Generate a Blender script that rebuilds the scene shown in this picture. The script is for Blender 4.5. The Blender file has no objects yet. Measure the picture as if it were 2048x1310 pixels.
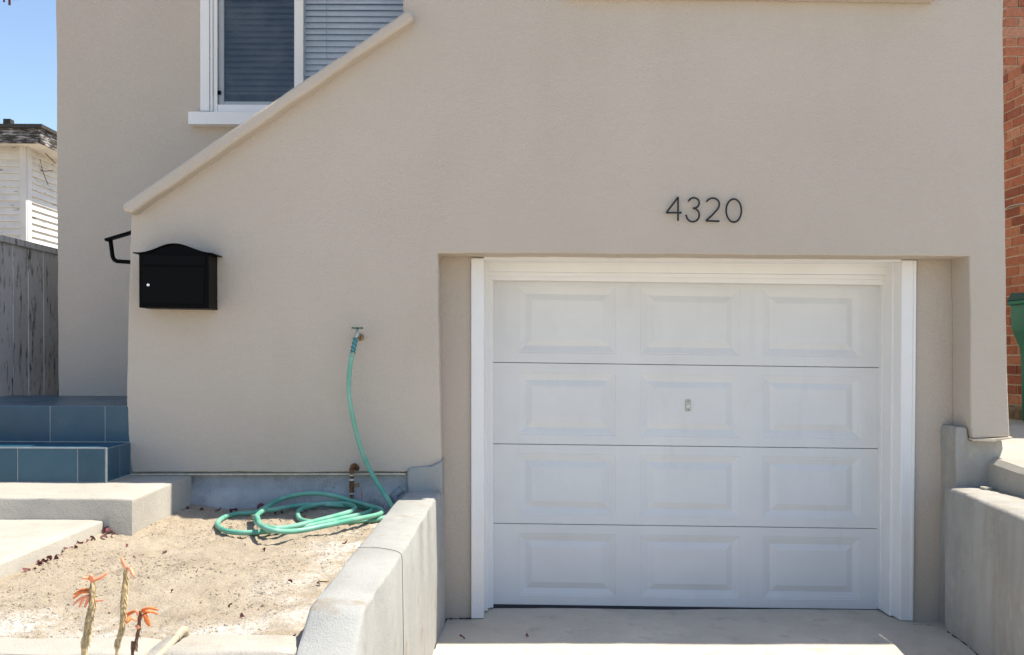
import bpy, bmesh, math, random
from mathutils import Vector, Matrix, noise

random.seed(7)
S = bpy.context.scene
COL = S.collection

# ------------------------------------------------------------------ camera
D, EYE, F = 5.2, 1.557, 1820.0           # metres to the front wall, eye height, focal length (pixels of a 2048 wide frame)
PITCH, ROLL = 0.02, 0.005
CX, CY = 990.0, 713.0 + F * math.tan(PITCH)
fw = Vector((0, math.cos(PITCH), -math.sin(PITCH)))
r0 = Vector((1, 0, 0)); u0 = Vector((0, math.sin(PITCH), math.cos(PITCH)))
rt = r0 * math.cos(ROLL) + u0 * math.sin(ROLL)
up = u0 * math.cos(ROLL) - r0 * math.sin(ROLL)
CAM = Vector((0, -D, EYE))
cd = bpy.data.cameras.new('camera'); cam = bpy.data.objects.new('camera', cd); COL.objects.link(cam)
M = Matrix((rt, up, -fw)).transposed().to_4x4(); M.translation = CAM
cam.matrix_world = M
cd.sensor_width = 36.0; cd.lens = F / 2048 * 36
cd.shift_x = (1024 - CX) / 2048; cd.shift_y = (CY - 655) / 2048
cd.clip_start = 0.05; cd.clip_end = 2000
S.camera = cam

# ------------------------------------------------------------------ sky, sun, exposure
SUN = Vector((0.50, 0.060, 1.0)).normalized()       # towards the sun: high, from the right, a little behind the house
W = bpy.data.worlds.new('World'); S.world = W; W.use_nodes = True
wn = W.node_tree.nodes; wl = W.node_tree.links
sky = wn.new('ShaderNodeTexSky'); sky.sky_type = 'NISHITA'; sky.sun_disc = False
sky.sun_elevation = math.asin(SUN.z); sky.sun_rotation = math.atan2(SUN.x, SUN.y)
sky.air_density = 1.0; sky.dust_density = 0.6; sky.ozone_density = 1.0; sky.altitude = 50
wl.new(sky.outputs[0], wn['Background'].inputs[0]); wn['Background'].inputs[1].default_value = 0.128
sl = bpy.data.lights.new('sun', 'SUN'); sl.energy = 4.9; sl.angle = math.radians(0.53); sl.color = (1, 0.925, 0.79)
so = bpy.data.objects.new('sun', sl); COL.objects.link(so)
so.rotation_euler = SUN.to_track_quat('Z', 'Y').to_euler(); so.location = (6, 2, 12)
S.view_settings.view_transform = 'Standard'; S.view_settings.look = 'None'
S.view_settings.exposure = 0.82; S.view_settings.gamma = 1; S.view_settings.use_curve_mapping = False
S.cycles.max_bounces = 6; S.cycles.diffuse_bounces = 4; S.cycles.glossy_bounces = 2

# ------------------------------------------------------------------ helpers
def ray(px, py):
    return fw + rt * ((px - CX) / F) + up * ((CY - py) / F)
def at(px, py, Y):
    d = ray(px, py); return CAM + d * ((Y + D) / d.y)
def atz(px, py, z):
    d = ray(px, py); return CAM + d * ((z - EYE) / d.z)
def atx(px, py, x):
    d = ray(px, py); return CAM + d * (x / d.x)

def N(p, s, seed=0.0):
    return noise.noise(Vector((p[0] * s + seed, p[1] * s + seed * 1.7, p[2] * s - seed)))

def base(name, loc, label=None, cat=None, group=None):
    o = bpy.data.objects.new(name, None); COL.objects.link(o); o.location = loc; o.empty_display_size = 0.1
    tag(o, label, cat, group); return o
def tag(o, label=None, cat=None, group=None, kind=None):
    if label: o['label'] = label
    if cat: o['category'] = cat
    if group: o['group'] = group
    if kind: o['kind'] = kind
    return o
def wloc(o):
    v = Vector((0, 0, 0))
    while o is not None:
        v += o.location; o = o.parent
    return v
def link(name, me, mat, parent=None, loc=None, smooth=False, bevel=0, seg=2, angle=35):
    """an object whose mesh is in world space (loc None) or local to the world point loc"""
    if me.materials: pass
    elif mat: me.materials.append(mat)
    o = bpy.data.objects.new(name, me); COL.objects.link(o)
    w = Vector(loc) if loc is not None else Vector((0, 0, 0))
    if parent is not None:
        o.parent = parent; o.location = w - wloc(parent)
    else:
        o.location = w
    if smooth or bevel:
        for p in me.polygons: p.use_smooth = True
    if bevel:
        b = o.modifiers.new('bevel', 'BEVEL'); b.width = bevel; b.segments = seg; b.limit_method = 'ANGLE'
        b.angle_limit = math.radians(angle); b.harden_normals = True
    elif smooth == 'angle':
        me.set_sharp_from_angle(angle=math.radians(angle))
    return o
def mesh(name, verts, faces):
    me = bpy.data.meshes.new(name); me.from_pydata([tuple(v) for v in verts], [], faces); me.update(); return me
def fix(me):
    bm = bmesh.new(); bm.from_mesh(me); bmesh.ops.recalc_face_normals(bm, faces=bm.faces); bm.to_mesh(me); bm.free(); return me
def box_me(x0, x1, y0, y1, z0, z1, name='box'):
    v = [(x, y, z) for x in (x0, x1) for y in (y0, y1) for z in (z0, z1)]
    f = [(0, 1, 3, 2), (4, 6, 7, 5), (0, 4, 5, 1), (2, 3, 7, 6), (0, 2, 6, 4), (1, 5, 7, 3)]
    return mesh(name, v, f)
def hexa(front, back, name='block'):
    """front, back: four points each in the same order"""
    v = list(front) + list(back)
    f = [(0, 1, 2, 3), (7, 6, 5, 4)] + [(i, i + 4, (i + 1) % 4 + 4, (i + 1) % 4) for i in range(4)]
    return fix(mesh(name, v, f))
def prism(pts, y0, y1, name='prism'):
    """outline in x,z extruded along y"""
    n = len(pts)
    v = [(p[0], y0, p[1]) for p in pts] + [(p[0], y1, p[1]) for p in pts]
    f = [tuple(range(n)), tuple(range(2 * n - 1, n - 1, -1))] + [(i, i + n, (i + 1) % n + n, (i + 1) % n) for i in range(n)]
    return fix(mesh(name, v, f))
def dense(pts, step, amp, seed=0.0, closed=True):
    out = []; n = len(pts)
    for i in range(n if closed else n - 1):
        a = Vector(pts[i]); b = Vector(pts[(i + 1) % n]); L = (b - a).length; k = max(1, int(L / step))
        nrm = Vector((-(b - a).y, (b - a).x)).normalized()
        for j in range(k):
            p = a.lerp(b, j / k)
            if j: p = p + nrm * amp * (noise.noise(Vector((p.x * 3.1, p.y * 3.1, seed))) + 0.6 * noise.noise(Vector((p.x * 11, p.y * 11, seed + 5))))
            out.append((p.x, p.y))
    if not closed: out.append(tuple(pts[-1]))
    return out
def loft(rings, cap=True, closed=True, name='loft'):
    n = len(rings[0]); v = [p for r in rings for p in r]; f = []
    for i in range(len(rings) - 1):
        for j in range(n if closed else n - 1):
            a = i * n + j; b = i * n + (j + 1) % n
            f.append((a, b, b + n, a + n))
    if cap and closed:
        f.append(tuple(range(n - 1, -1, -1))); f.append(tuple(range((len(rings) - 1) * n, len(rings) * n)))
    return fix(mesh(name, v, f))
def spline(pts, k=8):
    P = [Vector(p) for p in pts]; out = []
    for i in range(len(P) - 1):
        a = P[max(0, i - 1)]; b = P[i]; c = P[i + 1]; d = P[min(len(P) - 1, i + 2)]
        for j in range(k):
            t = j / k
            out.append(0.5 * ((2 * b) + (c - a) * t + (2 * a - 5 * b + 4 * c - d) * t * t + (3 * b - a - 3 * c + d) * t ** 3))
    out.append(P[-1]); return out
def tube(path, rad, n=10, name='tube', flat=None, upv=None):
    """rad: number or list; flat: (width, height) of a rectangular section"""
    P = [Vector(p) for p in path]; rings = []; prev = None
    for i, p in enumerate(P):
        t = (P[min(i + 1, len(P) - 1)] - P[max(i - 1, 0)]).normalized()
        if prev is None:
            a = Vector(upv) if upv else (Vector((0, 0, 1)) if abs(t.z) < 0.9 else Vector((1, 0, 0)))
            s = t.cross(a).normalized()
        else:
            s = (prev - t * prev.dot(t)).normalized()
        prev = s; q = s.cross(t).normalized()
        if flat:
            w, h = flat[0] / 2, flat[1] / 2
            rings.append([p + s * w + q * h, p - s * w + q * h, p - s * w - q * h, p + s * w - q * h])
        else:
            r = rad[i] if isinstance(rad, (list, tuple)) else rad
            rings.append([p + (s * math.cos(2 * math.pi * k / n) + q * math.sin(2 * math.pi * k / n)) * r for k in range(n)])
    return loft(rings, name=name)
def join_me(mes, name='joined'):
    bm = bmesh.new()
    for m in mes: bm.from_mesh(m)
    out = bpy.data.meshes.new(name); bm.to_mesh(out); bm.free(); return out
def lathe(prof, n=20, axis='z', origin=(0, 0, 0), name='lathe'):
    rings = []
    for r, h in prof:
        ring = []
        for k in range(n):
            a = 2 * math.pi * k / n; c, s = r * math.cos(a), r * math.sin(a)
            v = {'z': (c, s, h), 'y': (c, h, s), 'x': (h, c, s)}[axis]
            ring.append(Vector(v) + Vector(origin))
        rings.append(ring)
    return loft(rings, name=name)

# ------------------------------------------------------------------ materials
class NT:
    def __init__(s, name):
        s.m = bpy.data.materials.new(name); s.m.use_nodes = True; s.t = s.m.node_tree
        s.b = s.t.nodes['Principled BSDF']; s.pos = s.n('ShaderNodeNewGeometry').outputs['Position']
    def n(s, t, **kw):
        o = s.t.nodes.new(t)
        for k, v in kw.items(): setattr(o, k, v)
        return o
    def l(s, a, b): s.t.links.new(a, b)
    def noise(s, scale, detail=6, rough=0.6, vec=None, stretch=None):
        v = vec or s.pos
        if stretch:
            mp = s.n('ShaderNodeMapping'); mp.inputs['Scale'].default_value = stretch; s.l(v, mp.inputs[0]); v = mp.outputs[0]
        o = s.n('ShaderNodeTexNoise'); o.inputs['Scale'].default_value = scale; o.inputs['Detail'].default_value = detail
        o.inputs['Roughness'].default_value = rough; s.l(v, o.inputs['Vector']); return o.outputs['Fac']
    def ramp(s, f, a, b, ca=0.0, cb=1.0):
        o = s.n('ShaderNodeMapRange'); o.inputs[1].default_value = a; o.inputs[2].default_value = b
        o.inputs[3].default_value = ca; o.inputs[4].default_value = cb; s.l(f, o.inputs[0]); return o.outputs[0]
    def mix(s, f, a, b):
        o = s.n('ShaderNodeMix', data_type='RGBA')
        if isinstance(f, (int, float)): o.inputs[0].default_value = f
        else: s.l(f, o.inputs[0])
        for i, c in ((6, a), (7, b)):
            if isinstance(c, tuple): o.inputs[i].default_value = (*c, 1)
            else: s.l(c, o.inputs[i])
        return o.outputs[2]
    def math(s, op, a, b):
        o = s.n('ShaderNodeMath', operation=op)
        for i, c in ((0, a), (1, b)):
            if isinstance(c, (int, float)): o.inputs[i].default_value = c
            else: s.l(c, o.inputs[i])
        return o.outputs[0]
    def out(s, col, rough=0.8, bump=None, strength=0.3, dist=0.002, spec=0.3, metal=0.0):
        if isinstance(col, tuple): s.b.inputs['Base Color'].default_value = (*col, 1)
        else: s.l(col, s.b.inputs['Base Color'])
        if isinstance(rough, (int, float)): s.b.inputs['Roughness'].default_value = rough
        else: s.l(rough, s.b.inputs['Roughness'])
        s.b.inputs['Specular IOR Level'].default_value = spec; s.b.inputs['Metallic'].default_value = metal
        if bump is not None:
            o = s.n('ShaderNodeBump'); o.inputs['Strength'].default_value = strength; o.inputs['Distance'].default_value = dist
            s.l(bump, o.inputs['Height']); s.l(o.outputs[0], s.b.inputs['Normal'])
        return s.m

def simple(name, c, rough=0.6, var=0.06, scale=9, spec=0.3, metal=0.0, bump=0.15, bscale=60, dist=0.001):
    t = NT(name)
    col = t.mix(t.ramp(t.noise(scale), 0.3, 0.7), tuple(x * (1 - var) for x in c), tuple(min(1, x * (1 + var)) for x in c))
    return t.out(col, rough, t.noise(bscale, 4), bump, dist, spec, metal)

def stucco():
    t = NT('tan_stucco')
    a = t.mix(t.ramp(t.noise(0.8, 3), 0.3, 0.7), (0.520, 0.455, 0.385), (0.570, 0.500, 0.427))
    f = t.ramp(t.noise(130, 2, 0.8), 0.35, 0.7, 0.0, 1.0)
    col = t.mix(t.math('MULTIPLY', f, 0.36), a, (0.43, 0.36, 0.295))
    st = t.ramp(t.noise(2.2, 5, 0.6, stretch=(1.0, 1.0, 0.35)), 0.52, 0.75, 0, 0.22)
    col = t.mix(st, col, (0.45, 0.37, 0.29))
    b = t.math('ADD', t.noise(125, 2, 0.75), t.math('MULTIPLY', t.noise(24, 2), 0.7))
    return t.out(col, 0.95, b, 1.0, 0.005, 0.15)
def concrete(name, c, dark, light=None, stain=(0.30, 0.26, 0.21), stain_amt=0.5, streak=False):
    t = NT(name)
    col = t.mix(t.ramp(t.noise(3.0, 7, 0.65), 0.3, 0.7), c, dark)
    if streak:
        col = t.mix(t.ramp(t.noise(3.2, 6, 0.65, stretch=(1, 1, 0.22)), 0.48, 0.70, 0, 0.75), col, (c[0] * 0.62, c[1] * 0.58, c[2] * 0.52))
        col = t.mix(t.ramp(t.noise(5, 6, 0.65, stretch=(1, 1, 0.3)), 0.60, 0.72, 0, 0.5), col, tuple(min(1, x * 1.3) for x in c))
    if light: col = t.mix(t.ramp(t.noise(1.7, 6, 0.7), 0.5, 0.7, 0, 0.8), col, light)
    col = t.mix(t.ramp(t.noise(6.5, 6, 0.66), 0.56, 0.68, 0, stain_amt), col, stain)
    col = t.mix(t.ramp(t.noise(120, 2, 0.5), 0.66, 0.74, 0, 0.5), col, tuple(x * 0.5 for x in dark))
    b = t.math('ADD', t.noise(150, 4, 0.7), t.noise(18, 5, 0.6))
    return t.out(col, 0.9, b, 0.75, 0.005, 0.2)
def soil_mat():
    t = NT('sandy_soil')
    col = t.mix(t.ramp(t.noise(6, 6, 0.65), 0.32, 0.68), (0.375, 0.310, 0.230), (0.470, 0.400, 0.310))
    col = t.mix(t.ramp(t.noise(170, 3, 0.7), 0.52, 0.68, 0, 0.75), col, (0.19, 0.155, 0.115))
    col = t.mix(t.ramp(t.noise(110, 3, 0.7), 0.60, 0.70, 0, 0.7), col, (0.68, 0.60, 0.48))
    # pale crusted lime patches lying along the wall and the front edge
    sep = t.n('ShaderNodeSeparateXYZ'); t.l(t.pos, sep.inputs[0])
    edge = t.math('MAXIMUM', t.ramp(sep.outputs[1], -1.95, -2.35), t.ramp(sep.outputs[0], -1.0, -0.55))
    patch = t.math('MULTIPLY', t.ramp(t.noise(3.2, 6, 0.7), 0.46, 0.60), edge)
    col = t.mix(t.math('MULTIPLY', patch, t.ramp(t.noise(60, 4, 0.7), 0.35, 0.55)), col, (0.74, 0.72, 0.68))
    b = t.math('ADD', t.noise(120, 5, 0.75), t.noise(22, 6, 0.7))
    return t.out(col, 1.0, b, 0.9, 0.012, 0.1)
def weathered(name, paint, wood, lo, hi, stretch, rough=0.85):
    t = NT(name)
    oi = t.n('ShaderNodeObjectInfo')
    ad = t.n('ShaderNodeVectorMath', operation='MULTIPLY_ADD'); t.l(oi.outputs['Random'], ad.inputs[0])
    ad.inputs[1].default_value = (7, 7, 7); t.l(t.pos, ad.inputs[2]); v = ad.outputs[0]
    f = t.noise(6, 8, 0.68, vec=v, stretch=stretch)
    g = t.noise(22, 5, 0.7, vec=v, stretch=stretch)
    w = t.mix(t.ramp(g, 0.3, 0.7), wood, tuple(x * 0.35 for x in wood))
    p = t.mix(t.ramp(t.noise(3, 4, vec=v), 0.3, 0.7), paint, tuple(x * 0.82 for x in paint))
    col = t.mix(t.ramp(f, lo, hi), p, w)
    return t.out(col, rough, t.math('ADD', f, g), 0.4, 0.003, 0.2)
def brick_mat():
    t = NT('red_brick'); oi = t.n('ShaderNodeObjectInfo')
    cr = t.n('ShaderNodeValToRGB'); e = cr.color_ramp.elements
    e[0].color = (0.26, 0.085, 0.05, 1); e[1].color = (0.55, 0.27, 0.165, 1)
    m = e.new(0.35); m.color = (0.44, 0.155, 0.085, 1); m = e.new(0.7); m.color = (0.50, 0.20, 0.11, 1)
    t.l(oi.outputs['Random'], cr.inputs[0])
    col = t.mix(t.ramp(t.noise(30, 6, 0.7), 0.45, 0.7, 0, 0.65), cr.outputs[0], (0.16, 0.07, 0.05))
    col = t.mix(t.ramp(t.noise(14, 6, 0.7), 0.58, 0.78, 0, 0.5), col, (0.55, 0.40, 0.32))
    return t.out(col, 0.9, t.noise(90, 5, 0.7), 0.6, 0.004, 0.2)
def tile_mat():
    t = NT('blue_glazed_tile'); oi = t.n('ShaderNodeObjectInfo')
    col = t.mix(t.ramp(t.noise(5, 6, 0.7), 0.3, 0.7), (0.005, 0.046, 0.085), (0.017, 0.078, 0.125))
    col = t.mix(t.math('MULTIPLY', oi.outputs['Random'], 0.35), col, (0.04, 0.125, 0.18))
    return t.out(col, t.ramp(t.noise(9, 5), 0.3, 0.7, 0.26, 0.42), t.noise(60, 4), 0.08, 0.001, 0.5)
def glass_mat(name, tint):
    m = bpy.data.materials.new(name); m.use_nodes = True; t = m.node_tree; t.nodes.clear()
    o = t.nodes.new('ShaderNodeOutputMaterial'); g = t.nodes.new('ShaderNodeBsdfGlossy'); tr = t.nodes.new('ShaderNodeBsdfTransparent')
    mx = t.nodes.new('ShaderNodeMixShader'); fr = t.nodes.new('ShaderNodeFresnel'); fr.inputs[0].default_value = 1.6
    g.inputs['Roughness'].default_value = 0.0; g.inputs['Color'].default_value = (0.95, 0.97, 1, 1); tr.inputs[0].default_value = (*tint, 1)
    t.links.new(fr.outputs[0], mx.inputs[0]); t.links.new(tr.outputs[0], mx.inputs[1]); t.links.new(g.outputs[0], mx.inputs[2])
    di = t.nodes.new('ShaderNodeBsdfDiffuse'); di.inputs[0].default_value = (0.6, 0.62, 0.64, 1)
    ge = t.nodes.new('ShaderNodeNewGeometry'); nz = t.nodes.new('ShaderNodeTexNoise'); nz.inputs['Scale'].default_value = 5; nz.inputs['Detail'].default_value = 7; nz.inputs['Roughness'].default_value = 0.7
    mr = t.nodes.new('ShaderNodeMapRange'); mr.inputs[1].default_value = 0.45; mr.inputs[2].default_value = 0.75; mr.inputs[3].default_value = 0.01; mr.inputs[4].default_value = 0.09
    t.links.new(ge.outputs['Position'], nz.inputs['Vector']); t.links.new(nz.outputs['Fac'], mr.inputs[0])
    m2 = t.nodes.new('ShaderNodeMixShader'); t.links.new(mr.outputs[0], m2.inputs[0]); t.links.new(mx.outputs[0], m2.inputs[1]); t.links.new(di.outputs[0], m2.inputs[2])
    t.links.new(m2.outputs[0], o.inputs[0]); return m

M_ST = stucco()
M_WHITE = simple('white_gloss_trim', (0.79, 0.78, 0.77), 0.4, 0.03, 5, 0.4, bump=0.08, bscale=40)
def door_mat():
    t = NT('white_steel_door')
    col = t.mix(t.ramp(t.noise(3.5, 4), 0.3, 0.7), (0.66, 0.66, 0.655), (0.705, 0.705, 0.70))
    col = t.mix(t.ramp(t.noise(5, 6, 0.7, stretch=(1, 1, 0.5)), 0.60, 0.80, 0, 0.30), col, (0.50, 0.46, 0.40))
    col = t.mix(t.ramp(t.noise(9, 5, 0.6, stretch=(1, 1, 0.12)), 0.60, 0.78, 0, 0.16), col, (0.45, 0.42, 0.37))
    col = t.mix(t.ramp(t.noise(38, 3, 0.6), 0.74, 0.78, 0, 0.55), col, (0.34, 0.30, 0.25))
    return t.out(col, t.ramp(t.noise(6, 4), 0.3, 0.7, 0.42, 0.6), t.noise(8, 3), 0.12, 0.003, 0.35)
M_DOOR = door_mat()
M_CONC = concrete('pale_concrete', (0.43, 0.40, 0.35), (0.36, 0.335, 0.29), (0.48, 0.45, 0.395), stain_amt=0.4)
M_CAST = concrete('rendered_concrete', (0.36, 0.36, 0.345), (0.30, 0.30, 0.285), (0.41, 0.41, 0.39), (0.27, 0.215, 0.145), 0.62)
M_STREAK = concrete('streaked_concrete', (0.43, 0.415, 0.38), (0.34, 0.33, 0.31), None, (0.52, 0.46, 0.36), 0.45, streak=True)
M_DRIVE = concrete('driveway_concrete', (0.585, 0.525, 0.435), (0.505, 0.455, 0.38), (0.645, 0.585, 0.49), (0.37, 0.32, 0.25), 0.6)
M_FOUND = concrete('grey_foundation', (0.42, 0.43, 0.44), (0.27, 0.28, 0.29), (0.56, 0.56, 0.56), (0.16, 0.16, 0.15), 0.65)
M_SOIL = soil_mat()
M_BLACK = simple('black_powder_coat', (0.002, 0.002, 0.0025), 0.4, 0.1, 20, 0.06, bump=0.05, bscale=300)
M_BLACKG = simple('black_satin_panel', (0.0015, 0.0015, 0.002), 0.34, 0.1, 20, 0.08, bump=0.05, bscale=300)
M_NUM = simple('dark_metal_numeral', (0.012, 0.016, 0.02), 0.4, 0.1, 20, 0.4)
M_RUBBER = simple('black_rubber', (0.02, 0.022, 0.025), 0.6)
M_METAL = simple('galvanised_metal', (0.42, 0.43, 0.40), 0.45, 0.15, 40, 0.5, 0.7)
M_CHROME = simple('bright_steel', (0.75, 0.75, 0.75), 0.2, 0.05, 40, 0.5, 1.0)
M_BRASS = simple('tarnished_brass', (0.25, 0.17, 0.09), 0.5, 0.35, 60, 0.5, 0.6)
M_RUST = simple('rusted_iron', (0.16, 0.085, 0.045), 0.85, 0.5, 45, 0.2, 0.2, 0.6, 80, 0.002)
M_TAPE = simple('pale_pipe_joint', (0.55, 0.53, 0.50), 0.8)
M_GREENH = simple('green_handwheel', (0.05, 0.13, 0.09), 0.5, 0.3, 60)
M_RED = simple('red_tag', (0.50, 0.03, 0.06), 0.5)
M_DRAIN = simple('grey_plastic_drain', (0.16, 0.19, 0.21), 0.5, 0.2, 30)
M_SASH = simple('grey_sash', (0.36, 0.39, 0.42), 0.5)
M_BLIND = simple('white_blind_slat', (0.92, 0.92, 0.92), 0.5, 0.03)
M_ROOM = simple('dim_interior', (0.10, 0.10, 0.105), 0.9)
M_GROUT = simple('pale_grout', (0.32, 0.33, 0.33), 0.9, 0.15, 40)
M_TILE = tile_mat()
M_BRICK = brick_mat()
M_MORTAR = simple('sandy_mortar', (0.58, 0.50, 0.38), 0.95, 0.2, 30, bump=0.6, bscale=90, dist=0.004)
M_FENCE = weathered('weathered_fence_wood', (0.72, 0.695, 0.67), (0.15, 0.13, 0.115), 0.54, 0.66, (3.5, 3.5, 0.8))
M_SIDE = weathered('peeling_white_paint', (0.72, 0.70, 0.67), (0.26, 0.22, 0.19), 0.595, 0.66, (0.7, 0.7, 4))
M_SIDEC = weathered('white_corner_paint', (0.66, 0.65, 0.64), (0.35, 0.32, 0.29), 0.66, 0.76, (5, 5, 0.7))
M_FASCIA = weathered('charred_fascia_paint', (0.40, 0.38, 0.36), (0.075, 0.065, 0.06), 0.40, 0.52, (0.9, 0.9, 7))
M_SHINGLE = simple('dark_shingle', (0.06, 0.055, 0.05), 0.95, 0.4, 25, bump=0.8, bscale=60, dist=0.006)
M_BIN = simple('green_bin_plastic', (0.002, 0.15, 0.085), 0.5, 0.1, 10, 0.4, bump=0.1, bscale=200)
M_LEAF = simple('dry_purple_leaf', (0.13, 0.045, 0.05), 0.7, 0.5, 30)
M_PETAL = simple('orange_aloe_petal', (0.72, 0.20, 0.06), 0.5, 0.3, 60)
M_PETALP = simple('faded_coral_petal', (0.78, 0.30, 0.17), 0.6, 0.25, 60)
M_STEM = simple('dry_aloe_stem', (0.55, 0.42, 0.23), 0.8, 0.45, 90, bump=0.8, bscale=120, dist=0.004)
M_STEMD = simple('brown_twig', (0.16, 0.09, 0.06), 0.8, 0.3, 60)
M_ALOE = simple('grey_green_aloe_leaf', (0.12, 0.17, 0.09), 0.5, 0.2, 20)
M_PVC = simple('cream_plastic_pipe', (0.46, 0.38, 0.28), 0.5, 0.25, 15)
M_CABLE = simple('grey_cable', (0.45, 0.44, 0.42), 0.5)
M_ASPH = simple('worn_street_concrete', (0.34, 0.32, 0.29), 0.95, 0.2, 30, bump=0.6, bscale=200, dist=0.004)
M_EARTH = simple('dry_earth', (0.42, 0.345, 0.245), 1.0, 0.2, 4, bump=0.5, bscale=30, dist=0.01)
M_STONE = simple('rough_footing_stone', (0.22, 0.17, 0.11), 0.95, 0.4, 18, bump=0.9, bscale=40, dist=0.02)
M_LID = simple('dark_green_lid', (0.003, 0.05, 0.032), 0.5, 0.1, 10)
t = NT('green_rubber_hose')
hc = t.mix(t.ramp(t.noise(7, 5, 0.6), 0.35, 0.65), (0.085, 0.33, 0.235), (0.22, 0.45, 0.345))
hc = t.mix(t.ramp(t.noise(13, 5, 0.7), 0.62, 0.70, 0, 0.75), hc, (0.50, 0.52, 0.42))
M_HOSE = t.out(hc, 0.42, t.noise(150, 3), 0.1, 0.001, 0.4)
M_HOSEB = simple('blue_green_hose_sleeve', (0.07, 0.24, 0.28), 0.5, 0.3, 40)
M_GLASS = glass_mat('clear_window_glass', (0.97, 0.98, 0.99))
M_GLASSD = glass_mat('screened_window_glass', (0.52, 0.53, 0.54))
t = NT('dark_crack'); M_CRACK = t.out((0.05, 0.045, 0.04), 1.0)

# ------------------------------------------------------------------ the ground
def sheet(name, x0, x1, y0, y1, z, mat, nx=1, ny=1, fz=None):
    v = []; f = []
    for j in range(ny + 1):
        for i in range(nx + 1):
            x = x0 + (x1 - x0) * i / nx; y = y0 + (y1 - y0) * j / ny
            v.append((x, y, z + (fz(x, y) if fz else 0)))
    for j in range(ny):
        for i in range(nx):
            a = j * (nx + 1) + i; f.append((a, a + 1, a + nx + 2, a + nx + 1))
    o = link(name, mesh(name, v, f), mat, smooth=True); tag(o, kind='structure'); return o
sheet('ground', -400, 400, -400, 400, -0.06, M_EARTH)
sheet('street', -60, 60, -18, -9.2, -0.05, M_ASPH)
tag(link('sidewalk', box_me(-40, 40, -9.1, -7.2, -0.055, 0.012), M_DRIVE), kind='structure')
drv = sheet('driveway', -0.62, 2.80, -7.2, 0.62, 0.0, M_DRIVE, 60, 130, lambda x, y: 0.006 * N((x, y, 0), 1.3) + 0.0025 * N((x, y, 3), 7) - 0.012 * max(0, -y - 1) - 0.016 * max(0, min(1, (y + 0.05) / 0.4)))
SOILZ = 0.675
def soil_h(x, y):
    p = (x, y, 0)
    h = 0.018 * N(p, 1.6) + 0.012 * N(p, 5, 3) + 0.010 * N(p, 14, 7) + 0.007 * N(p, 38, 11)
    if y > -0.35: h += 0.010 * (y + 0.35) / 0.35
    if x < -1.45: h += 0.025 * min(1, (-1.45 - x) / 0.3)
    return h
bed = sheet('soil_bed', -2.1, -0.40, -2.42, 0.06, SOILZ, M_SOIL, 150, 220, soil_h)
sheet('front_strip', -8.0, -0.45, -5.0, -2.58, 0.42, M_SOIL, 60, 40, lambda x, y: 0.02 * N((x, y, 0), 2))
tag(link('planting_bank', box_me(-8.0, -0.46, -5.02, 0.05, -0.2, 0.36), M_CONC), kind='structure')
tag(link('left_yard', box_me(-30, -3.46, -0.5, 30, -0.1, 1.19), M_EARTH), kind='structure')
# right-hand side yard: a paved ramp a step above the right retaining wall
v = [(2.84, -5, 0.955), (12, -5, 0.955), (12, -0.25, 0.965), (2.84, -0.25, 0.965), (2.84, 0.02, 0.985), (12, 0.02, 0.985), (12, 12, 1.10), (2.84, 12, 1.10), (2.84, 1.4, 1.07), (12, 1.4, 1.07)]
rings = []
for y, z in ((-5, 0.955), (-0.6, 0.962), (-0.25, 0.968), (0.03, 0.99), (0.6, 1.03), (1.4, 1.07), (6, 1.10), (14, 1.10)):
    yy = y
    rings.append([(2.845 + 0.006 * N((0, y, 0), 4), yy, -0.05), (2.845, yy, z - 0.03), (2.875, yy, z), (14, yy, z), (14, yy, -0.05)])
tag(link('side_yard_paving', loft(rings), M_CONC, smooth='angle'), kind='structure')

# ------------------------------------------------------------------ the house
RY = 0.21        # garage recess depth
BY = 1.32        # main wall with the window
house = base('house', (0.4, 0.5, 0), 'tan stucco house with white garage door and sloped stair wall', 'house')
def P2(px, py, Y=0.0):
    p = at(px, py, Y); return (p.x, p.z)
TOP = 4.02
lx, rx = P2(806, 30)[0], P2(2007, 0)[0]
outl = [P2(263, 945), P2(258, 905), P2(254, 850), P2(253, 770), P2(256, 640), P2(260, 520), P2(263, 425), P2(806, 40),
        (lx, TOP), (rx, TOP), P2(2006, 60), P2(2008, 200), P2(2009, 330), P2(2012, 500), P2(2014, 690), P2(2017, 800), P2(2020, 874),
        P2(1946, 877), P2(1942, 850), P2(1941, 700), P2(1939, 512), P2(876, 506), P2(879, 720), P2(882, 924), P2(868, 930), P2(845, 937), P2(819, 939), P2(815, 944)]
fwall = link('front_wall', prism(dense(outl, 0.05, 0.005), 0.0, RY, 'front_wall'), M_ST, house, bevel=0.016, seg=3, angle=30)
# the storey continues above and behind (out of the picture) up to the eaves
ux = rx
link('upper_wall', prism([(lx + 0.002, 2.24), (ux - 0.002, 2.24), (ux - 0.002, TOP), (lx + 0.002, TOP)], RY + 0.002, 6.5), M_ST, house)
link('side_wall', box_me(2.73, ux - 0.004, RY + 0.002, 6.5, 1.0, 2.238), M_ST, house)
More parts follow.
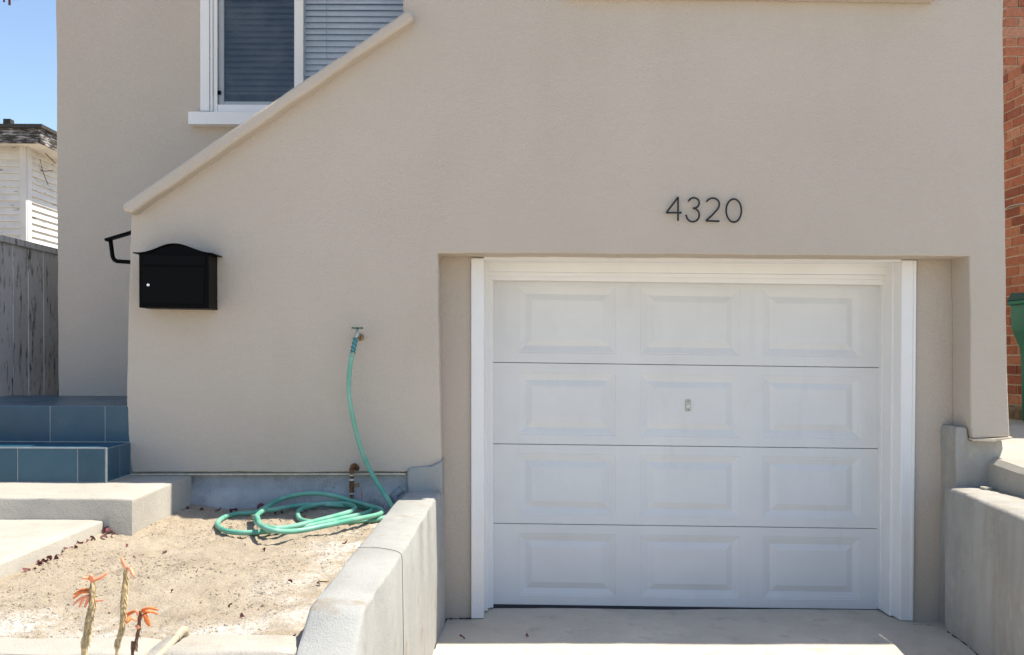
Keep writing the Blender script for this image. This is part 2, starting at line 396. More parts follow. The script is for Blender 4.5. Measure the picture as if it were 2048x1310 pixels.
# belly ledge under an upper window, its underside just in the picture
pl, pr = at(1130, -4, 0.0), at(1864, 8, 0.0)
link('ledge', prism(dense([(pl.x, pl.z), (pr.x, pr.z), (pr.x, pr.z + 0.12), (pl.x, pl.z + 0.12)], 0.06, 0.004, 3), -0.075, 0.001), M_ST, house, bevel=0.014, seg=3)
link('roof', box_me(lx - 0.1, ux + 0.03, -0.035, 6.6, TOP + 0.002, TOP + 0.16), M_WHITE, house)
link('shade_overhang', box_me(ux + 0.031, 4.2, -0.033, 0.45, TOP + 0.004, TOP + 0.158), M_WHITE, house)  # unseen overhang, added to carry the shadow edge across the driveway
link('shade_bar', box_me(-0.6, 1.25, -0.13, -0.036, TOP + 0.02, TOP + 0.13), M_WHITE, house, bevel=0.01)  # unseen bar, added to push the wall's shadow further over stoop and soil
# sloped stair wall coping: proud of the wall, warm underside
a, b = at(244, 406, -0.085), at(818, 17, -0.085)
a2, b2 = at(262, 427, -0.085), at(829, 35, -0.085)
cop = [(a.x, a.z), (b.x, b.z), (b2.x, b2.z), (a2.x, a2.z), (a.x - 0.005, a.z - 0.035)]
cop = [(a.x, a.z), (b.x, b.z), (b2.x, b2.z)] + [(a2.x, a2.z), (a.x + 0.0, a.z - 0.045)]
link('coping', prism(dense(cop, 0.05, 0.005, 9), -0.085, RY + 0.045), M_ST, house, bevel=0.02, seg=3, angle=30)

# recess back wall either side of the door
for p0, p1, nm in ((870, 944, 'recess_wall'), (1832, 1912, 'recess_wall')):
    x0 = at(p0, 700, RY).x; x1 = at(p1, 700, RY).x
    link(nm, box_me(x0, x1, RY + 0.001, RY + 0.32, -0.03, 2.23), M_ST, house)
# garage lintel closing the recess above the door head
link('garage_lintel', box_me(at(944, 500, RY).x, at(1832, 500, RY).x, RY + 0.003, RY + 0.4, 2.135, 2.235), M_ST, house)

# foundation and weep screed under the left-hand wall
fx0, fx1 = P2(262, 945)[0], P2(818, 945)[0]
rings = []
for i in range(41):
    x = fx0 - 0.05 + (fx1 + 0.1 - fx0) * i / 40; j = 0.006 * N((x, 0, 0), 5); zt = 0.895
    rings.append([(x, 0.2, 0.4), (x, 0.2, zt), (x, 0.028 + j, zt), (x, 0.022 + j, 0.81), (x, -0.004 + j * 2, 0.775 + j), (x, -0.02 + j, 0.72), (x, -0.035 + j, 0.5)])
link('foundation', loft(rings), M_FOUND, house, smooth='angle', angle=50)
sc0, sc1 = at(262, 946, 0), at(812, 945, 0)
link('weep_screed', hexa([(sc0.x, -0.006, sc0.z - 0.012), (sc1.x, -0.006, sc1.z - 0.012), (sc1.x, -0.006, sc1.z - 0.004), (sc0.x, -0.006, sc0.z - 0.004)],
                         [(sc0.x, 0.03, sc0.z - 0.012), (sc1.x, 0.03, sc1.z - 0.012), (sc1.x, 0.03, sc1.z - 0.004), (sc0.x, 0.03, sc0.z - 0.004)]), M_MORTAR, house)
# lipped flange at the foot of the right-hand wall leg
e0, e1 = at(1946, 880, -0.01), at(2026, 876, -0.01)
link('weep_screed', loft([[(e0.x, 0.06, e0.z), (e0.x, -0.014, e0.z - 0.004), (e0.x, -0.014, e0.z + 0.004), (e0.x, 0.06, e0.z + 0.012)],
                          [((e0.x + e1.x) / 2, 0.06, e0.z + 0.006), ((e0.x + e1.x) / 2, -0.02, e0.z - 0.008), ((e0.x + e1.x) / 2, -0.02, e0.z + 0.008), ((e0.x + e1.x) / 2, 0.06, e0.z + 0.016)],
                          [(e1.x, 0.05, e1.z), (e1.x, -0.006, e1.z - 0.002), (e1.x, -0.006, e1.z + 0.004), (e1.x, 0.05, e1.z + 0.010)]]), M_MORTAR, house)

# ---- garage door frame
frame = bpy.data.objects.new('door_frame', None); COL.objects.link(frame); frame.parent = house; frame.location = Vector((1.2, 0.35, 0)) - house.location
DY = 0.475
def vbar(name, pxa, pxb, Y, y1, ztop, zb_a=0.0, bev=0.004):
    """upright trim: left/right pixel at (top, bottom), face at Y, back at y1"""
    (la, lb), (ra, rb) = pxa, pxb
    tl, bl = at(la, 520, Y).x, at(lb, 1235, Y).x; tr, br = at(ra, 520, Y).x, at(rb, 1235, Y).x
    fr = [(bl, Y, zb_a), (br, Y, zb_a), (tr, Y, ztop), (tl, Y, ztop)]
    return link(name, hexa(fr, [(p[0], y1, p[2]) for p in fr]), M_WHITE, frame, bevel=bev)
ZH = 2.139
vbar('casing', (942, 942), (968, 968), RY - 0.014, DY + 0.05, ZH, -0.006)
vbar('casing', (1804, 1800), (1834, 1827), RY - 0.014, DY + 0.05, ZH, -0.006)
vbar('casing_bead', (942.5, 942.5), (947, 947), RY - 0.020, RY - 0.0145, ZH - 0.002, -0.004, 0.002)
vbar('casing_bead', (1828, 1821), (1833.5, 1826.5), RY - 0.020, RY - 0.0145, ZH - 0.002, -0.004, 0.002)
vbar('jamb', (964, 964), (975.5, 975.5), 0.36, DY + 0.04, ZH - 0.004, -0.008)
vbar('jamb', (1785, 1779), (1797, 1791), 0.30, DY + 0.04, ZH - 0.004, -0.008)
vbar('jamb', (1777, 1771), (1787, 1781), 0.37, DY + 0.042, ZH - 0.006, -0.008)
zs_l = at(975, 549, 0.435).z; zs_r = at(1775, 560, 0.435).z
vbar('stop', (968, 968), (980, 980), 0.415, DY + 0.03, zs_l, -0.006)
vbar('stop', (974, 974), (986.5, 986.5), 0.435, DY + 0.028, zs_l - 0.006, -0.008)
vbar('stop', (1766, 1759), (1776, 1770), 0.43, DY + 0.03, zs_r, -0.006)
def hbar(name, L, R, Y, y1, bev=0.004):
    """head trim: L, R = (px, py top, py bottom) at the face"""
    fr = [at(L[0], L[2], Y), at(R[0], R[2], Y), at(R[0], R[1], Y), at(L[0], L[1], Y)]
    return link(name, hexa(fr, [(p.x, y1, p.z) for p in fr]), M_WHITE, frame, bevel=bev)
hbar('head_jamb', (967, 502, 519), (1803, 507, 523), RY - 0.006, 0.40)
hbar('head_board', (969, 520, 543), (1796, 525.5, 550), 0.385, 0.48)
hbar('head_bead', (969, 523, 527), (1796, 528.5, 532.5), 0.375, 0.384, 0.002)
hbar('stop', (970, 543.3, 551), (1788, 550.5, 559), 0.40, 0.47, 0.003)
hbar('stop', (978, 549, 560), (1770, 557.5, 570), 0.42, 0.468, 0.004)

# ---- garage door: four steel sections with raised panels set in them
gdoor = bpy.data.objects.new('garage_door', None); COL.objects.link(gdoor); gdoor.parent = house; gdoor.location = Vector((1.2, DY, 0)) - house.location
lines = [(551, 562), (724.5, 735.5), (887.5, 897.5), (1046.5, 1057.5), (1209, 1219.5)]
UX = [(0.070, 0.318), (0.380, 0.632), (0.690, 0.938)]
PLX, PRX = 981, 1770
def door_pt(r, u, v, y):
    tl, bl = at(PLX, lines[r][0], DY), at(PLX, lines[r + 1][0], DY); tr, br = at(PRX, lines[r][1], DY), at(PRX, lines[r + 1][1], DY)
    p = tl.lerp(tr, u).lerp(bl.lerp(br, u), v); return Vector((p.x, y, p.z))
for r in range(4):
    g = 0.0055
    us = [0] + [u for a in UX for u in a] + [1]; vs = [g, 0.115, 0.885, 1 - g]
    vv = []; ff = []
    # face grid with three holes
    for v in vs:
        for u in us: vv.append(door_pt(r, u, v, DY))
    for j in range(3):
        for i in range(7):
            if j == 1 and i in (1, 3, 5): continue
            a = j * 8 + i; ff.append((a, a + 1, a + 9, a + 8))
    n0 = len(vv)
    for v, u in ((0, 0), (0, 1), (1, 1), (1, 0)):                 # tongue edges folding back
        vv.append(door_pt(r, u, v, DY + 0.018))
    ff += [(0, 7, n0 + 1, n0), (24, n0 + 3, n0 + 2, 31)]
    b0 = len(vv)
    for v, u in ((0, 0), (0, 1), (1, 1), (1, 0)): vv.append(door_pt(r, u, v, DY + 0.05))
    ff += [(n0, n0 + 1, b0 + 1, b0), (n0 + 3, b0 + 3, b0 + 2, n0 + 2), (b0, b0 + 1, b0 + 2, b0 + 3)]
    link('door_section', fix(mesh('door_section', vv, ff)), M_DOOR, gdoor)
    for (u0_, u1_) in UX:
        c = [door_pt(r, u0_, 0.115, DY), door_pt(r, u1_, 0.115, DY), door_pt(r, u1_, 0.885, DY), door_pt(r, u0_, 0.885, DY)]
        ctr = sum(c, Vector()) / 4; rings = []
        for ins, dep in ((0, 0), (0.004, 0.003), (0.010, 0.003), (0.046, 0.0145), (0.048, 0.0145), (0.086, 0.0015), (0.090, 0.0015)):
            ring = []
            for p in c:
                q = Vector((p.x - math.copysign(ins, p.x - ctr.x), DY + dep, p.z - math.copysign(ins, p.z - ctr.z))); ring.append(q)
            rings.append(ring)
        v = [p for rr in rings for p in rr]; f = []
        for i in range(len(rings) - 1):
            for j in range(4):
                a = i * 4 + j; b = i * 4 + (j + 1) % 4; f.append((a, b, b + 4, a + 4))
        k = (len(rings) - 1) * 4; f.append((k, k + 1, k + 2, k + 3))
        me = mesh('raised_panel', v, f)
        link('raised_panel', me, M_DOOR, gdoor)
s0, s1 = at(982, 1210, DY), at(1762, 1220, DY)
sv = []
for i in range(31):
    f = i / 30; p = s0.lerp(s1, f); w = 0.004 * noise.noise(Vector((f * 6, 0, 0)))
    sv.append([(p.x, DY - 0.006, p.z + 0.004), (p.x, DY + 0.03, p.z + 0.004), (p.x, DY + 0.03, -0.03), (p.x, DY - 0.012, -0.03), (p.x, DY - 0.016, p.z - 0.012 + w), (p.x, DY - 0.012, p.z - 0.002)])
link('bottom_seal', loft(sv), M_RUBBER, gdoor, smooth='angle')
k0 = at(1376, 811, DY)
lp = [(k0.x + dx, k0.z + dz) for dx, dz in ((-0.014, -0.036), (0.014, -0.036), (0.017, -0.032), (0.017, 0.032), (0.014, 0.036), (-0.014, 0.036), (-0.017, 0.032), (-0.017, -0.032))]
lock = link('lock_plate', prism(lp, DY - 0.005, DY + 0.003), M_METAL, gdoor, bevel=0.0015)
link('lock_cylinder', lathe([(0.009, DY - 0.0049), (0.009, DY - 0.011), (0.006, DY - 0.012), (0.001, DY - 0.009)], 14, 'y', (k0.x, 0, k0.z - 0.003)), M_CHROME, gdoor)
for dz in (0.026, -0.026):
    link('screw', lathe([(0.004, DY - 0.0049), (0.004, DY - 0.0065), (0.001, DY - 0.0075)], 10, 'y', (k0.x, 0, k0.z + dz)), M_BRASS, gdoor)

# ---- main wall with window opening (behind the stair wall)
def B2(px, py): return P2(px, py, BY)
wx0 = B2(405, 200)[0]; wz0 = B2(405, 224)[1]; wx1 = B2(905, 200)[0]; wz1 = 4.55; HT = 5.3
hx0 = B2(113, 400)[0]; hx1 = 2.6
lower = dense([(B2(116, 815)[0], B2(116, 815)[1]), B2(115, 600), B2(113, 300), B2(111, 0), (B2(109, -300)[0], HT)], 0.05, 0.004, 2, closed=False)
# four pieces round the opening, butted
left_pts = lower + [(wx0, HT), (wx0, wz0), (wx1, wz0), (wx1, HT), (hx1, HT), (hx1, lower[0][1])]
link('main_wall', prism(left_pts, BY, BY + 0.22), M_ST, house, bevel=0.012, seg=3, angle=40)
link('main_wall', box_me(wx0 + 0.001, wx1 - 0.001, BY + 0.002, BY + 0.22, wz1, HT - 0.001), M_ST, house)
link('main_side_wall', box_me(hx0 + 0.012, hx0 + 0.22, BY + 0.221, 7, 1.1, HT), M_ST, house)
link('roof', box_me(hx0 - 0.05, 2.7, BY - 0.03, 7.2, HT + 0.002, HT + 0.14), M_WHITE, house)
link('shade_slab', box_me(-1.85, 0.1, 0.04, BY - 0.035, HT - 0.55, HT - 0.42), M_WHITE, house)  # unseen slab above the stairs, added to keep the landing in shade
room = box_me(wx0 - 0.3, wx1 + 0.3, BY + 0.9, BY + 0.95, wz0 - 0.6, wz1 + 0.3)
link('room_wall', room, M_ROOM, house)

win = bpy.data.objects.new('window', None); COL.objects.link(win); win.parent = house; win.location = Vector((wx0, BY, wz0)) - house.location
def wbox(name, x0, x1, y0, y1, z0, z1, m, bev=0.003): return link(name, box_me(x0, x1, y0, y1, z0, z1), m, win, bevel=bev)
def bx(px, Y=BY): return at(px, 150, Y).x
def bz(py, Y=BY): return at(480, py, Y).z
wbox('casing', bx(403), bx(421), BY - 0.03, BY + 0.12, wz0 + 0.001, wz1 + 0.06, M_WHITE)
wbox('casing', bx(421.5), bx(427), BY - 0.02, BY + 0.12, wz0 + 0.001, wz1 + 0.04, M_WHITE)
wbox('casing', bx(427.4), bx(435), BY - 0.008, BY + 0.12, wz0 + 0.001, wz1 + 0.04, M_WHITE)
wbox('casing', wx1 - 0.10, wx1 + 0.05, BY - 0.03, BY + 0.12, wz0 + 0.001, wz1 + 0.06, M_WHITE)
wbox('casing', bx(435.2), wx1 - 0.101, BY - 0.03, BY + 0.12, wz1 - 0.05, wz1 + 0.06, M_WHITE)
wbox('bottom_rail', bx(432), wx1 - 0.101, BY + 0.0, BY + 0.10, wz0 + 0.002, bz(209), M_WHITE)
wbox('sash', bx(436), bx(446.5), BY + 0.015, BY + 0.07, bz(208.5), wz1 - 0.051, M_SASH)
wbox('sash', bx(446.7), bx(588), BY + 0.016, BY + 0.07, bz(208.5), bz(201.5), M_SASH)
wbox('mullion', bx(588.5), bx(606.5), BY - 0.004, BY + 0.09, bz(208.8), wz1 - 0.051, M_WHITE)
wbox('latch', bx(434), bx(441), BY - 0.004, BY + 0.0145, bz(188.5), bz(181.5), M_BLACK, 0.001)
wbox('pane', bx(446.7), bx(588.3), BY + 0.030, BY + 0.034, bz(201.3), wz1 - 0.052, M_GLASSD, 0)
wbox('pane', bx(606.8), wx1 - 0.102, BY + 0.030, BY + 0.034, bz(208.6), wz1 - 0.052, M_GLASS, 0)
spx0, spx1 = at(377, 236, BY - 0.075).x, at(905, 236, BY - 0.075).x
sz0, sz1 = at(400, 249, BY - 0.075).z, at(400, 223.5, BY - 0.075).z
wbox('window_sill', spx0, spx1, BY - 0.085, BY + 0.10, sz0, sz1, M_WHITE, 0.004)
# blinds: one slat after another, sharing two meshes
def slat_me(L, h=0.0464):
    pr = [(-0.0115 + 0.023 * k / 4 - 0.004 * math.sin(math.pi * k / 4), -h / 2 + h * k / 4) for k in range(5)]
    r = [[(0, a, b) for a, b in pr] + [(0, a + 0.0012, b + 0.0004) for a, b in reversed(pr)]]
    r.append([(L, p[1], p[2]) for p in r[0]]); return loft(r, name='slat')
def blind(x0, x1, y, zlow, pitch, h):
    me = slat_me(x1 - x0, h); z = zlow; k = 0
    while z < wz1 - 0.06:
        o = link('slat', me, M_BLIND, win, (x0, y, z), smooth=True)
        o.rotation_euler = (random.uniform(-0.04, 0.04), random.uniform(-0.002, 0.002), 0)
        z += pitch; k += 1
    for f in (0.18, 0.77):
        x = x0 + (x1 - x0) * f
        link('ladder_cord', tube([(x, y - 0.026, zlow - 0.03), (x, y - 0.026, wz1 - 0.06)], 0.0015, 5), M_SASH, win)
    link('blind_bottom_rail', box_me(x0, x1, y - 0.018, y + 0.018, zlow - 0.045, zlow - 0.026), M_BLIND, win, bevel=0.003)
PITCHB = 0.0432
blind(bx(449, BY + .075), bx(589, BY + .075), BY + 0.075, at(500, 178, BY + 0.075).z, PITCHB, 0.034)
blind(bx(606, BY + .075), wx1 - 0.11, BY + 0.075, at(650, 196, BY + 0.075).z, PITCHB, 0.0445)

# ------------------------------------------------------------------ entry steps (blue tile) and concrete steps
steps = base('entry_steps', (-2.8, 0.3, 0.87), 'glossy blue tiled entry steps between tan walls at the left', 'steps')
LX = at(213, 930, -0.33).x            # right side of the lower step
ZS, Z1, Z2 = 0.869, at(150, 896, -0.33).z, at(150, 812, 0).z
XL = -3.44
UXR = P2(256, 850)[0] + 0.02
link('step_core', box_me(XL, LX - 0.0015, -0.3285, 0.2, ZS - 0.3, Z1 - 0.0015), M_GROUT, steps)
link('landing_core', box_me(XL, UXR - 0.012, 0.0015, BY, 0.5, Z2 - 0.0015), M_GROUT, steps)
G = 0.0045
def tiles_front(x_edges, y, z0, z1):
    for a, b in zip(x_edges[:-1], x_edges[1:]):
        w, h = b - a - G, z1 - z0 - G
        o = link('tile', box_me(-w / 2, w / 2, -0.0115, 0, -h / 2, h / 2), M_TILE, steps, ((a + b) / 2, y + 0.0115 + random.uniform(-.0004, .0004), (z0 + z1) / 2), bevel=0.0015)
def tiles_top(xe, ye, z):
    for a, b in zip(xe[:-1], xe[1:]):
        for c, d in zip(ye[:-1], ye[1:]):
            w, h = b - a - G, d - c - G
            link('tile', box_me(-w / 2, w / 2, -h / 2, h / 2, -0.0115, 0), M_TILE, steps, ((a + b) / 2, (c + d) / 2, z + random.uniform(-.0004, .0004)), bevel=0.0015)
T = 0.325
j1 = [at(p, 930, -0.33).x for p in (155, 35)]
xe = [LX, j1[0], j1[1]]
while xe[-1] - T > XL: xe.append(xe[-1] - T)
xe.append(XL); xe = xe[::-1]
tiles_front(xe, -0.33, ZS + 0.002, Z1)
tiles_top(xe, [-0.322, -0.012 + 0.022], Z1)
j2 = [at(p, 850, 0).x for p in (210, 100)]
xu = [UXR, j2[0], j2[1]]
while xu[-1] - T > XL: xu.append(xu[-1] - T)
xu.append(XL); xu = xu[::-1]
tiles_front(xu, 0.0, Z1 + 0.002, Z2)
tiles_top(xu, [0.008, 0.33, 0.66, 0.99, BY - 0.002], Z2)
for a, b in ((-0.33, -0.155), (-0.155, -0.006)):           # side tiles facing the bed
    h = Z1 - ZS - 2 * G
    link('tile', box_me(-0.0115, 0, a + G / 2, b - G / 2, -h / 2, h / 2), M_TILE, steps, (LX, 0, (Z1 + ZS) / 2 + 0.001), bevel=0.0015)
link('edge_trim', box_me(XL, LX + 0.002, -0.3335, -0.325, Z1 - 0.004, Z1 + 0.003), M_GROUT, steps)
link('edge_trim', box_me(LX - 0.006, LX + 0.003, -0.3345, -0.327, ZS + 0.002, Z1 - 0.0045), M_GROUT, steps)
for i in range(5):                                          # flight climbing behind the sloped wall
    x = UXR + 0.02 + i * 0.29
    link('stair_tread', box_me(x, x + 0.29, RY + 0.05, BY - 0.002, 1.0, Z2 + (i + 1) * 0.19), M_CONC, steps)

def rough_block(name, x0, x1, y0, y1, z0, z1, mat, parent=None, amp=0.004, r=0.018, step=0.06, top=None):
    """poured block: rounded, slightly uneven edges, lofted along x"""
    rings = []; n = max(2, int((x1 - x0) / step)); seed = x0 * 3.3
    for i in range(n + 1):
        x = x0 + (x1 - x0) * i / n; e = r if i not in (0, n) else r
        j = lambda k: amp * (noise.noise(Vector((x * 4, k * 9.1, seed))) + 0.5 * noise.noise(Vector((x * 15, k * 5.1, seed))))
        ins = 0.0
        for_end = [(0, 0)] if 0 < i < n else ([(0.0, r * 0.9), (r * 0.3, r * 0.3)] if i == 0 else [(-r * 0.3, r * 0.3), (0.0, r * 0.9)])
        for dx, ins in for_end:
            xx = x + dx
            rings.append([(xx, y1, z0), (xx, y0 + ins, z0), (xx, y0 + j(0) + ins, z1 - r - ins), (xx, y0 + r * .3 + j(1) + ins, z1 - r * .3 + j(2) - ins),
                          (xx, y0 + r + ins, z1 + j(3) - ins), (xx, (y0 + y1) / 2, z1 + j(4) - ins), (xx, y1, z1 + j(5) - ins)])
    return link(name, loft(rings), mat, parent, smooth='angle', angle=60)
yb = atz(150, 996, ZS).y
SXR = -1.735
cs = rough_block('concrete_step', -4.2, SXR, yb, -0.003, 0.45, ZS - 0.001, M_CONC, amp=0.004, r=0.011)
tag(cs, 'pale poured concrete step below the blue tiled steps', 'step')
PZ = 0.764
pxr = -1.875
v = rough_block('concrete_path', -6.5, pxr, -2.62, yb - 0.003, 0.3, PZ, M_CONC, amp=0.004, r=0.011)
tag(v, kind='structure')

# ------------------------------------------------------------------ retaining walls
def ring_wall(L, R, zl, zb, batter=0.012, r=0.014):
    """cross-section between top-left L and top-right R points"""
    d = (R - L); d.z = 0; d.normalize(); u = Vector((0, 0, 1))
    Lb = Vector((L.x, L.y, zb)); Rb = Vector((R.x, R.y, zb)) + d * batter
    j = lambda k, p: 0.005 * (N(p, 4, k) + 0.9 * N(p, 16, k + 3))
    m = (L + R) / 2
    mid = Rb.lerp(R, 0.5) + d * 0.006
    return [Lb, L - u * r + d * j(1, L), L - u * r * .3 + d * (r * .3 + j(2, L)), L + d * r + u * j(3, L), m + u * (j(4, m) + 0.004), R - d * r + u * j(5, R),
            R - d * (r * .3 + j(6, R)) - u * r * .3, R - u * r + d * j(7, R), mid + d * j(8, mid), Rb]
ZW = 0.782
Lp = [atz(818, 965, ZW), atz(793, 1000, ZW), atz(714, 1094, ZW), atz(638, 1189, ZW), atz(619, 1211, ZW)]
Rp = [atz(887, 965, ZW), atz(868, 1000, ZW), atz(805, 1104, ZW), atz(742, 1195, ZW), atz(728, 1219, ZW)]
Lp[0].y = Rp[0].y = 0.0; Rp[0].x = at(886, 970, 0).x; Lp[0].x = at(816, 970, 0).x
e1, e2 = atz(589, 1312, 0.682), atz(708, 1318, 0.675)
Lp += [e1, e1 + Vector((-0.02, -0.25, -0.20)), e1 + Vector((-0.02, -0.30, -0.6))]; Rp += [e2, e2 + Vector((-0.02, -0.25, -0.20)), e2 + Vector((-0.02, -0.30, -0.6))]
rings = []
for i in range(len(Lp) - 1):
    k = max(2, int((Lp[i + 1] - Lp[i]).length / 0.05))
    for q in range(k):
        f = q / k; L = Lp[i].lerp(Lp[i + 1], f); R = Rp[i].lerp(Rp[i + 1], f); rings.append(ring_wall(L, R, 0, -0.05))
rings.append(ring_wall(Lp[-1], Rp[-1], 0, -0.05))
rwall = base('retaining_wall', (-0.45, -1.2, 0), 'low whitewashed concrete retaining wall left of the driveway', 'wall')
link('wall_body', loft(rings), M_CAST, rwall, smooth='angle', angle=60)
# corner stub where the wall meets the stucco
sx0, sx1 = at(814, 960, -0.02).x, at(884, 960, -0.02).x
stub = [(sx0, 0.0), (sx1, 0.0), (sx1, at(884, 921, -0.02).z), (sx1 - 0.02, at(880, 925, -0.02).z), (sx1 - 0.06, at(862, 932, -0.02).z), (sx0 + 0.02, at(822, 935, -0.02).z), (sx0, at(815, 941, -0.02).z)]
link('corner_stub', prism(dense(stub, 0.04, 0.004, 4), -0.025, RY + 0.0), M_CAST, rwall, bevel=0.012, seg=2, angle=30)
# hairline crack across the top and down the face
cr = [atz(716, 1095, ZW + 0.003), atz(745, 1094.5, ZW + 0.006), atz(775, 1098, ZW + 0.006), atz(797, 1104, ZW + 0.003)]
xr = Rp[2].x
dn = [at(804.5, 1112, cr[-1].y - 0.005), ]
p0 = cr[-1]
dn = [Vector((xr + 0.001 + 0.0165 * f, p0.y - 0.015 + 0.004 * math.sin(f * 9), ZW - 0.018 - 0.75 * f)) for f in [i / 9 for i in range(10)]]
link('crack', tube(spline(cr + dn, 4), 0.0010, 5), M_CRACK, rwall)

# right: streaked pilaster carrying the stucco leg, and the wall running out beside the driveway
rwr = base('retaining_wall', (2.65, -1.0, 0), 'streaked grey concrete retaining wall with a stepped top right of the driveway', 'wall')
px0 = at(1912, 960, 0.03).x; zt = at(1900, 853, 0.03).z; zc = P2(1946, 880)[1]
pil = [(px0, -0.03), (at(2004, 960, 0.03).x, -0.03), (at(2004, 960, 0.03).x, 0.95), (at(2001, 935, 0.03).x, 0.985), (at(2007, 905, 0.03).x, 1.04), (at(2005, 884, 0.03).x, zc - 0.004), (P2(1944, 880)[0] + 0.0, zc - 0.004), (P2(1942, 850)[0] - 0.003, zc + 0.05), (P2(1941, 850)[0] - 0.003, zt - 0.004), (px0, zt)]
link('pilaster', prism(dense(pil, 0.04, 0.006, 6), 0.03, RY + 0.005), M_STREAK, rwr, bevel=0.010, seg=2, angle=30)
ZR = 0.818
Lr = [at(1919, 983, 0.028), atz(1921, 984, ZR), atz(2048, 1036, ZR)]
Lr[0].z = ZR; d = (Lr[2] - Lr[1]).normalized()
Lr = [Vector((Lr[1].x, 0.029, ZR)), Lr[1] + d * 0.06, Lr[2], Lr[2] + d * 1.6, Lr[2] + d * 1.9 + Vector((0, 0, -0.25))]
Rr = [Vector((2.842, p.y, p.z)) for p in Lr]
rings = []
for i in range(len(Lr) - 1):
    k = max(2, int((Lr[i + 1] - Lr[i]).length / 0.05))
    for q in range(k):
        f = q / k; rings.append([Vector((p.x, p.y, p.z)) for p in ring_wall(Lr[i].lerp(Lr[i + 1], f), Rr[i].lerp(Rr[i + 1], f), 0, -0.05, 0.0, 0.022)])
for p in rings[0]: p.y -= 0.012 + 0.06 * max(0, 1 - p.z / ZR)
link('wall_body', loft(rings), M_STREAK, rwr, smooth='angle', angle=60)
chip = lambda c, s, seed: fix(mesh('chip', [Vector(c) + Vector((random.uniform(.6, 1) * s * math.cos(a) * 1.6, random.uniform(.6, 1) * s * math.sin(a), z * s * .5)) for z in (0, 0.8) for a in [i * 1.047 for i in range(6)]],
                                   [(0, 1, 2, 3, 4, 5), (11, 10, 9, 8, 7, 6)] + [(i, (i + 1) % 6, (i + 1) % 6 + 6, i + 6) for i in range(6)]))
c = atz(1972, 978, ZR + 0.004)
tag(link('mortar_lump', chip(c, 0.03, 1), M_CONC), 'pale mortar lump lying on the right retaining wall at the pilaster', 'rubble')

# ------------------------------------------------------------------ garden curb at the front of the bed
curb = base('garden_curb', (-1.6, -2.5, 0.3), 'bleached concrete edging along the front of the soil bed', 'edging')
y1c = -2.40
xs = [-4.2, -2.35, -1.02, -0.575]
for a, b in zip(xs[:-1], xs[1:]):
    rough_block('edging_block', a + 0.004, b - 0.004, y1c - 0.17, y1c, 0.3, SOILZ + 0.012 + random.uniform(-0.012, 0.006), M_CONC, curb, amp=0.010, r=0.02)

# ------------------------------------------------------------------ mailbox
mb = base('mailbox', (-1.9, 0, 1.8), 'black metal wall mailbox with an arched lid on the stucco', 'mailbox')
MY = -0.16
fl_, fr_ = at(278, 560, MY).x, at(417.5, 560, MY).x
mb_b, mb_t = at(346, 615.5, MY).z, at(346, 505, MY).z
tilt = -0.012
def mz(x, z): return z + tilt * (x - fl_)
body = [(fl_, mz(fl_, mb_b)), (fr_, mz(fr_, mb_b)), (fr_, mz(fr_, mb_t)), (fl_, mz(fl_, mb_t))]
link('body', prism(body, MY, -0.001), M_BLACK, mb, bevel=0.002)
prof = [(266, 504.2), (276, 504.6), (288, 503.5), (300, 500.5), (312, 496), (323, 491.5), (334, 488), (346, 486.6), (358, 487.4), (369, 490), (380, 494), (391, 498.5), (402, 502), (414, 504.4), (426, 506)]
tp = [at(a_, b_, MY - 0.014) for a_, b_ in prof]
sp = spline(tp, 3)
# lid: curved plate plus the filled arch under it
lid = [(p.x, p.z) for p in sp] + [(p.x, p.z - 0.006) for p in reversed(sp)]
link('lid', prism(lid, MY - 0.016, -0.002), M_BLACK, mb, smooth='angle', angle=40)
ins = [p for p in sp if fl_ + 0.002 < p.x < fr_ - 0.002]
link('arched_front', prism([(fl_ + 0.001, mz(fl_, mb_t) - 0.004)] + [(p.x, max(p.z - 0.0061, mz(p.x, mb_t) - 0.003)) for p in ins] + [(fr_ - 0.001, mz(fr_, mb_t) - 0.004)], MY + 0.001, -0.003), M_BLACK, mb)
def mbz(px, py): p = at(px, py, MY - 0.004); return (p.x, p.z)
link('mail_flap', prism([mbz(287.5, 529), mbz(410, 530.5), mbz(410.5, 511.5), mbz(288, 509)], MY - 0.005, MY + 0.001), M_BLACKG, mb, bevel=0.0018)
mdoor = link('door', prism([mbz(285.5, 606.5), mbz(407, 608), mbz(409.5, 534.5), mbz(287, 532.5)], MY - 0.005, MY + 0.001), M_BLACKG, mb, bevel=0.0018)
lk = at(296.6, 570, MY - 0.005)
link('lock', lathe([(0.0095, MY - 0.0055), (0.0095, MY - 0.010), (0.0075, MY - 0.0125), (0.006, MY - 0.009), (0.001, MY - 0.009)], 18, 'y', (lk.x, 0, lk.z)), M_CHROME, mdoor)

# ------------------------------------------------------------------ handrail inside the stair wall
HY = RY + 0.10
hr = base('handrail', (-2.1, HY, 1.9), 'black metal stair handrail ending beside the mailbox', 'handrail')
link('rail', tube([at(212, 480.5, HY), at(240, 472, HY), at(262, 465.5, HY), at(420, 385, HY)], 0, flat=(0.045, 0.016)), M_BLACK, hr, bevel=0.002)
link('return_bracket', tube(spline([at(221, 481, HY), at(223.5, 500, HY), at(226, 515, HY), at(232, 521.5, HY), at(242, 523, HY), at(275, 525, HY), at(280, 525, RY + 0.05), at(280, 525, RY)], 5), 0.0125, 10), M_BLACK, hr, smooth=True)

